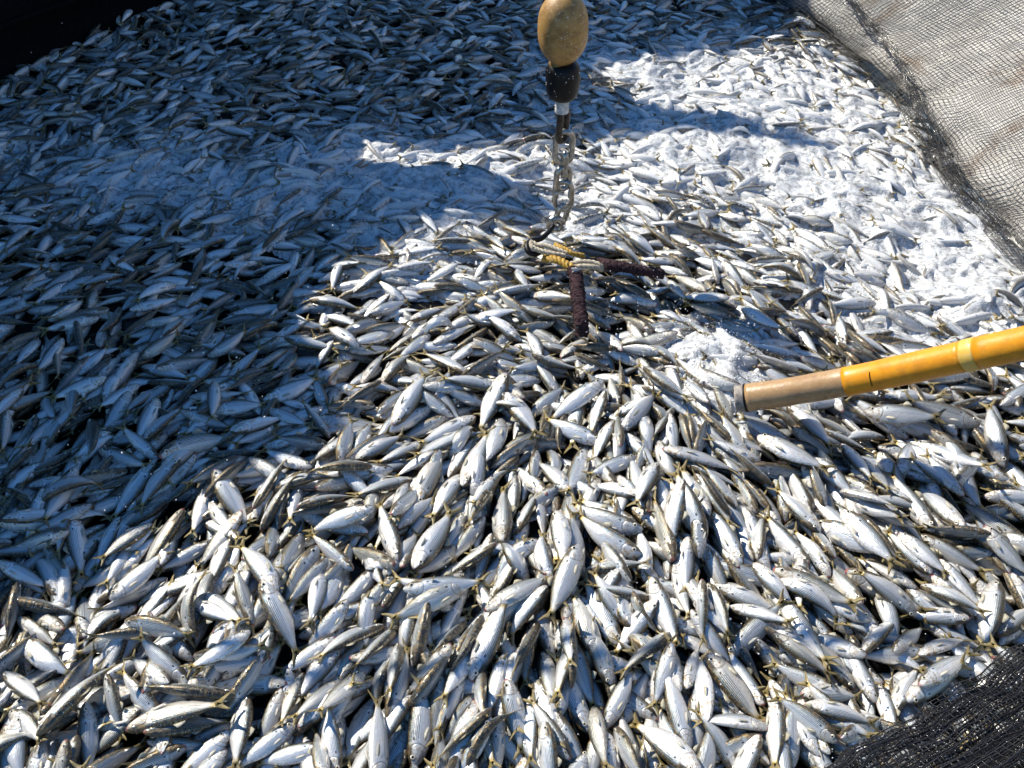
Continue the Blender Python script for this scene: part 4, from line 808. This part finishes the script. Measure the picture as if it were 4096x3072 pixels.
o = b.build("glint_beads", M['drop'], fn); o['kind'] = "stuff"  # white beads added to stand for wet glints on the twine

# ---------------------------------------------------------------- upper left: black net against the shaded boat whose side throws the shadow
LA = P(-20, 330); LU = P(590, -10) - LA; LU /= np.linalg.norm(LU); LN = np.array([-LU[1], LU[0], 0])
def left_pt(u, v, d=0.0):
    u, v = np.asarray(u, float), np.asarray(v, float)
    rp = .05 * np.sin(3.1 * u + 2 * v) + .03 * np.sin(7.3 * v + 1.7 * u) + .018 * np.sin(15 * v - 2 * u)
    return LA + u[..., None] * LU + (d + .03 * v + rp)[..., None] * LN + v[..., None] * np.array([0, 0, 1.0]) + np.array([0, 0, -.12])
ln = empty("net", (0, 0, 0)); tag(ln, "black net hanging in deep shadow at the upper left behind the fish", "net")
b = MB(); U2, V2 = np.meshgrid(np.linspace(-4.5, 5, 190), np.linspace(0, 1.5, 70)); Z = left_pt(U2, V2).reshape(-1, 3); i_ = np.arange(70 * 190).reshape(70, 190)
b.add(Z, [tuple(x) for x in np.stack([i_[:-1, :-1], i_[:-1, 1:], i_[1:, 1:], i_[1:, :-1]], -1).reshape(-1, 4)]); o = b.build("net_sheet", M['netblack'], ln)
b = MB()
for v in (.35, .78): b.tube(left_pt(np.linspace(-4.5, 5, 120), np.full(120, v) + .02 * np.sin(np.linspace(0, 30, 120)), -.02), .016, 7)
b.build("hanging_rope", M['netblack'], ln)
# unseen boat side as one sheet, its outline shaped to cast the wanted shadow
OFF = .55; QA = LA + LN * OFF; Sv = np.array(SUN)
def cast(px, py):
    p = P(px * 1.8517, py * 1.8517, 0.0); t = LN.dot(QA - p) / LN.dot(Sv); q = p + t * Sv; return ((q - QA).dot(LU), q[2])
OUT = [(-420, 1560), (-150, 1320), (0, 1240), (130, 1195), (300, 1120), (430, 1035), (560, 1005), (690, 975), (728, 900), (705, 780), (640, 705), (642, 640), (750, 558), (880, 500), (1000, 468), (1150, 480), (1200, 430), (1140, 385), (1000, 352), (870, 340), (745, 312), (790, 282), (960, 300), (1150, 268), (1380, 262), (1600, 280), (1790, 306), (1800, 294), (1610, 250), (1450, 205), (1265, 168), (1290, 118), (1460, 92), (1620, 84), (1700, 52), (1790, 10), (1900, -80)]
O2 = [cast(*p) for p in OUT]; O2 = [(O2[0][0] - 3.0, O2[0][1])] + O2 + [(O2[-1][0] + 2.5, O2[-1][1])]
O2 = O2 + [(O2[-1][0], -.6), (O2[0][0], -.6)]
print("boat outline", [(round(a, 2), round(z, 2)) for a, z in O2])
sb_ = empty("boat", (0, 0, 0)); tag(sb_, "dark boat side behind the upper left net, its outline shaped to throw the shadow", "boat")
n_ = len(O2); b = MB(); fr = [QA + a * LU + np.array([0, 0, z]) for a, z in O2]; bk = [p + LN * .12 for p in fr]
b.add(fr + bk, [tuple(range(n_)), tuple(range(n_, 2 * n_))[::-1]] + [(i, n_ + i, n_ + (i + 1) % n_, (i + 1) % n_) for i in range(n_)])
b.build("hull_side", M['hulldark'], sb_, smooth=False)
b = MB(); hb_ = 2.9; up_ = lambda x, y: np.array([x, y, 0]) + Sv * (hb_ / Sv[2])
b.tube(smooth([up_(-2.6, 1.62), up_(-1.0, 1.50), up_(.3, 1.52), up_(1.1, 1.60), up_(2.2, 1.63), up_(3.2, 1.7)], 20), .020, 8); b.build("shade_line", M['netblack'], sb_)  # unseen line added overhead to cast a shadow stripe across the catch
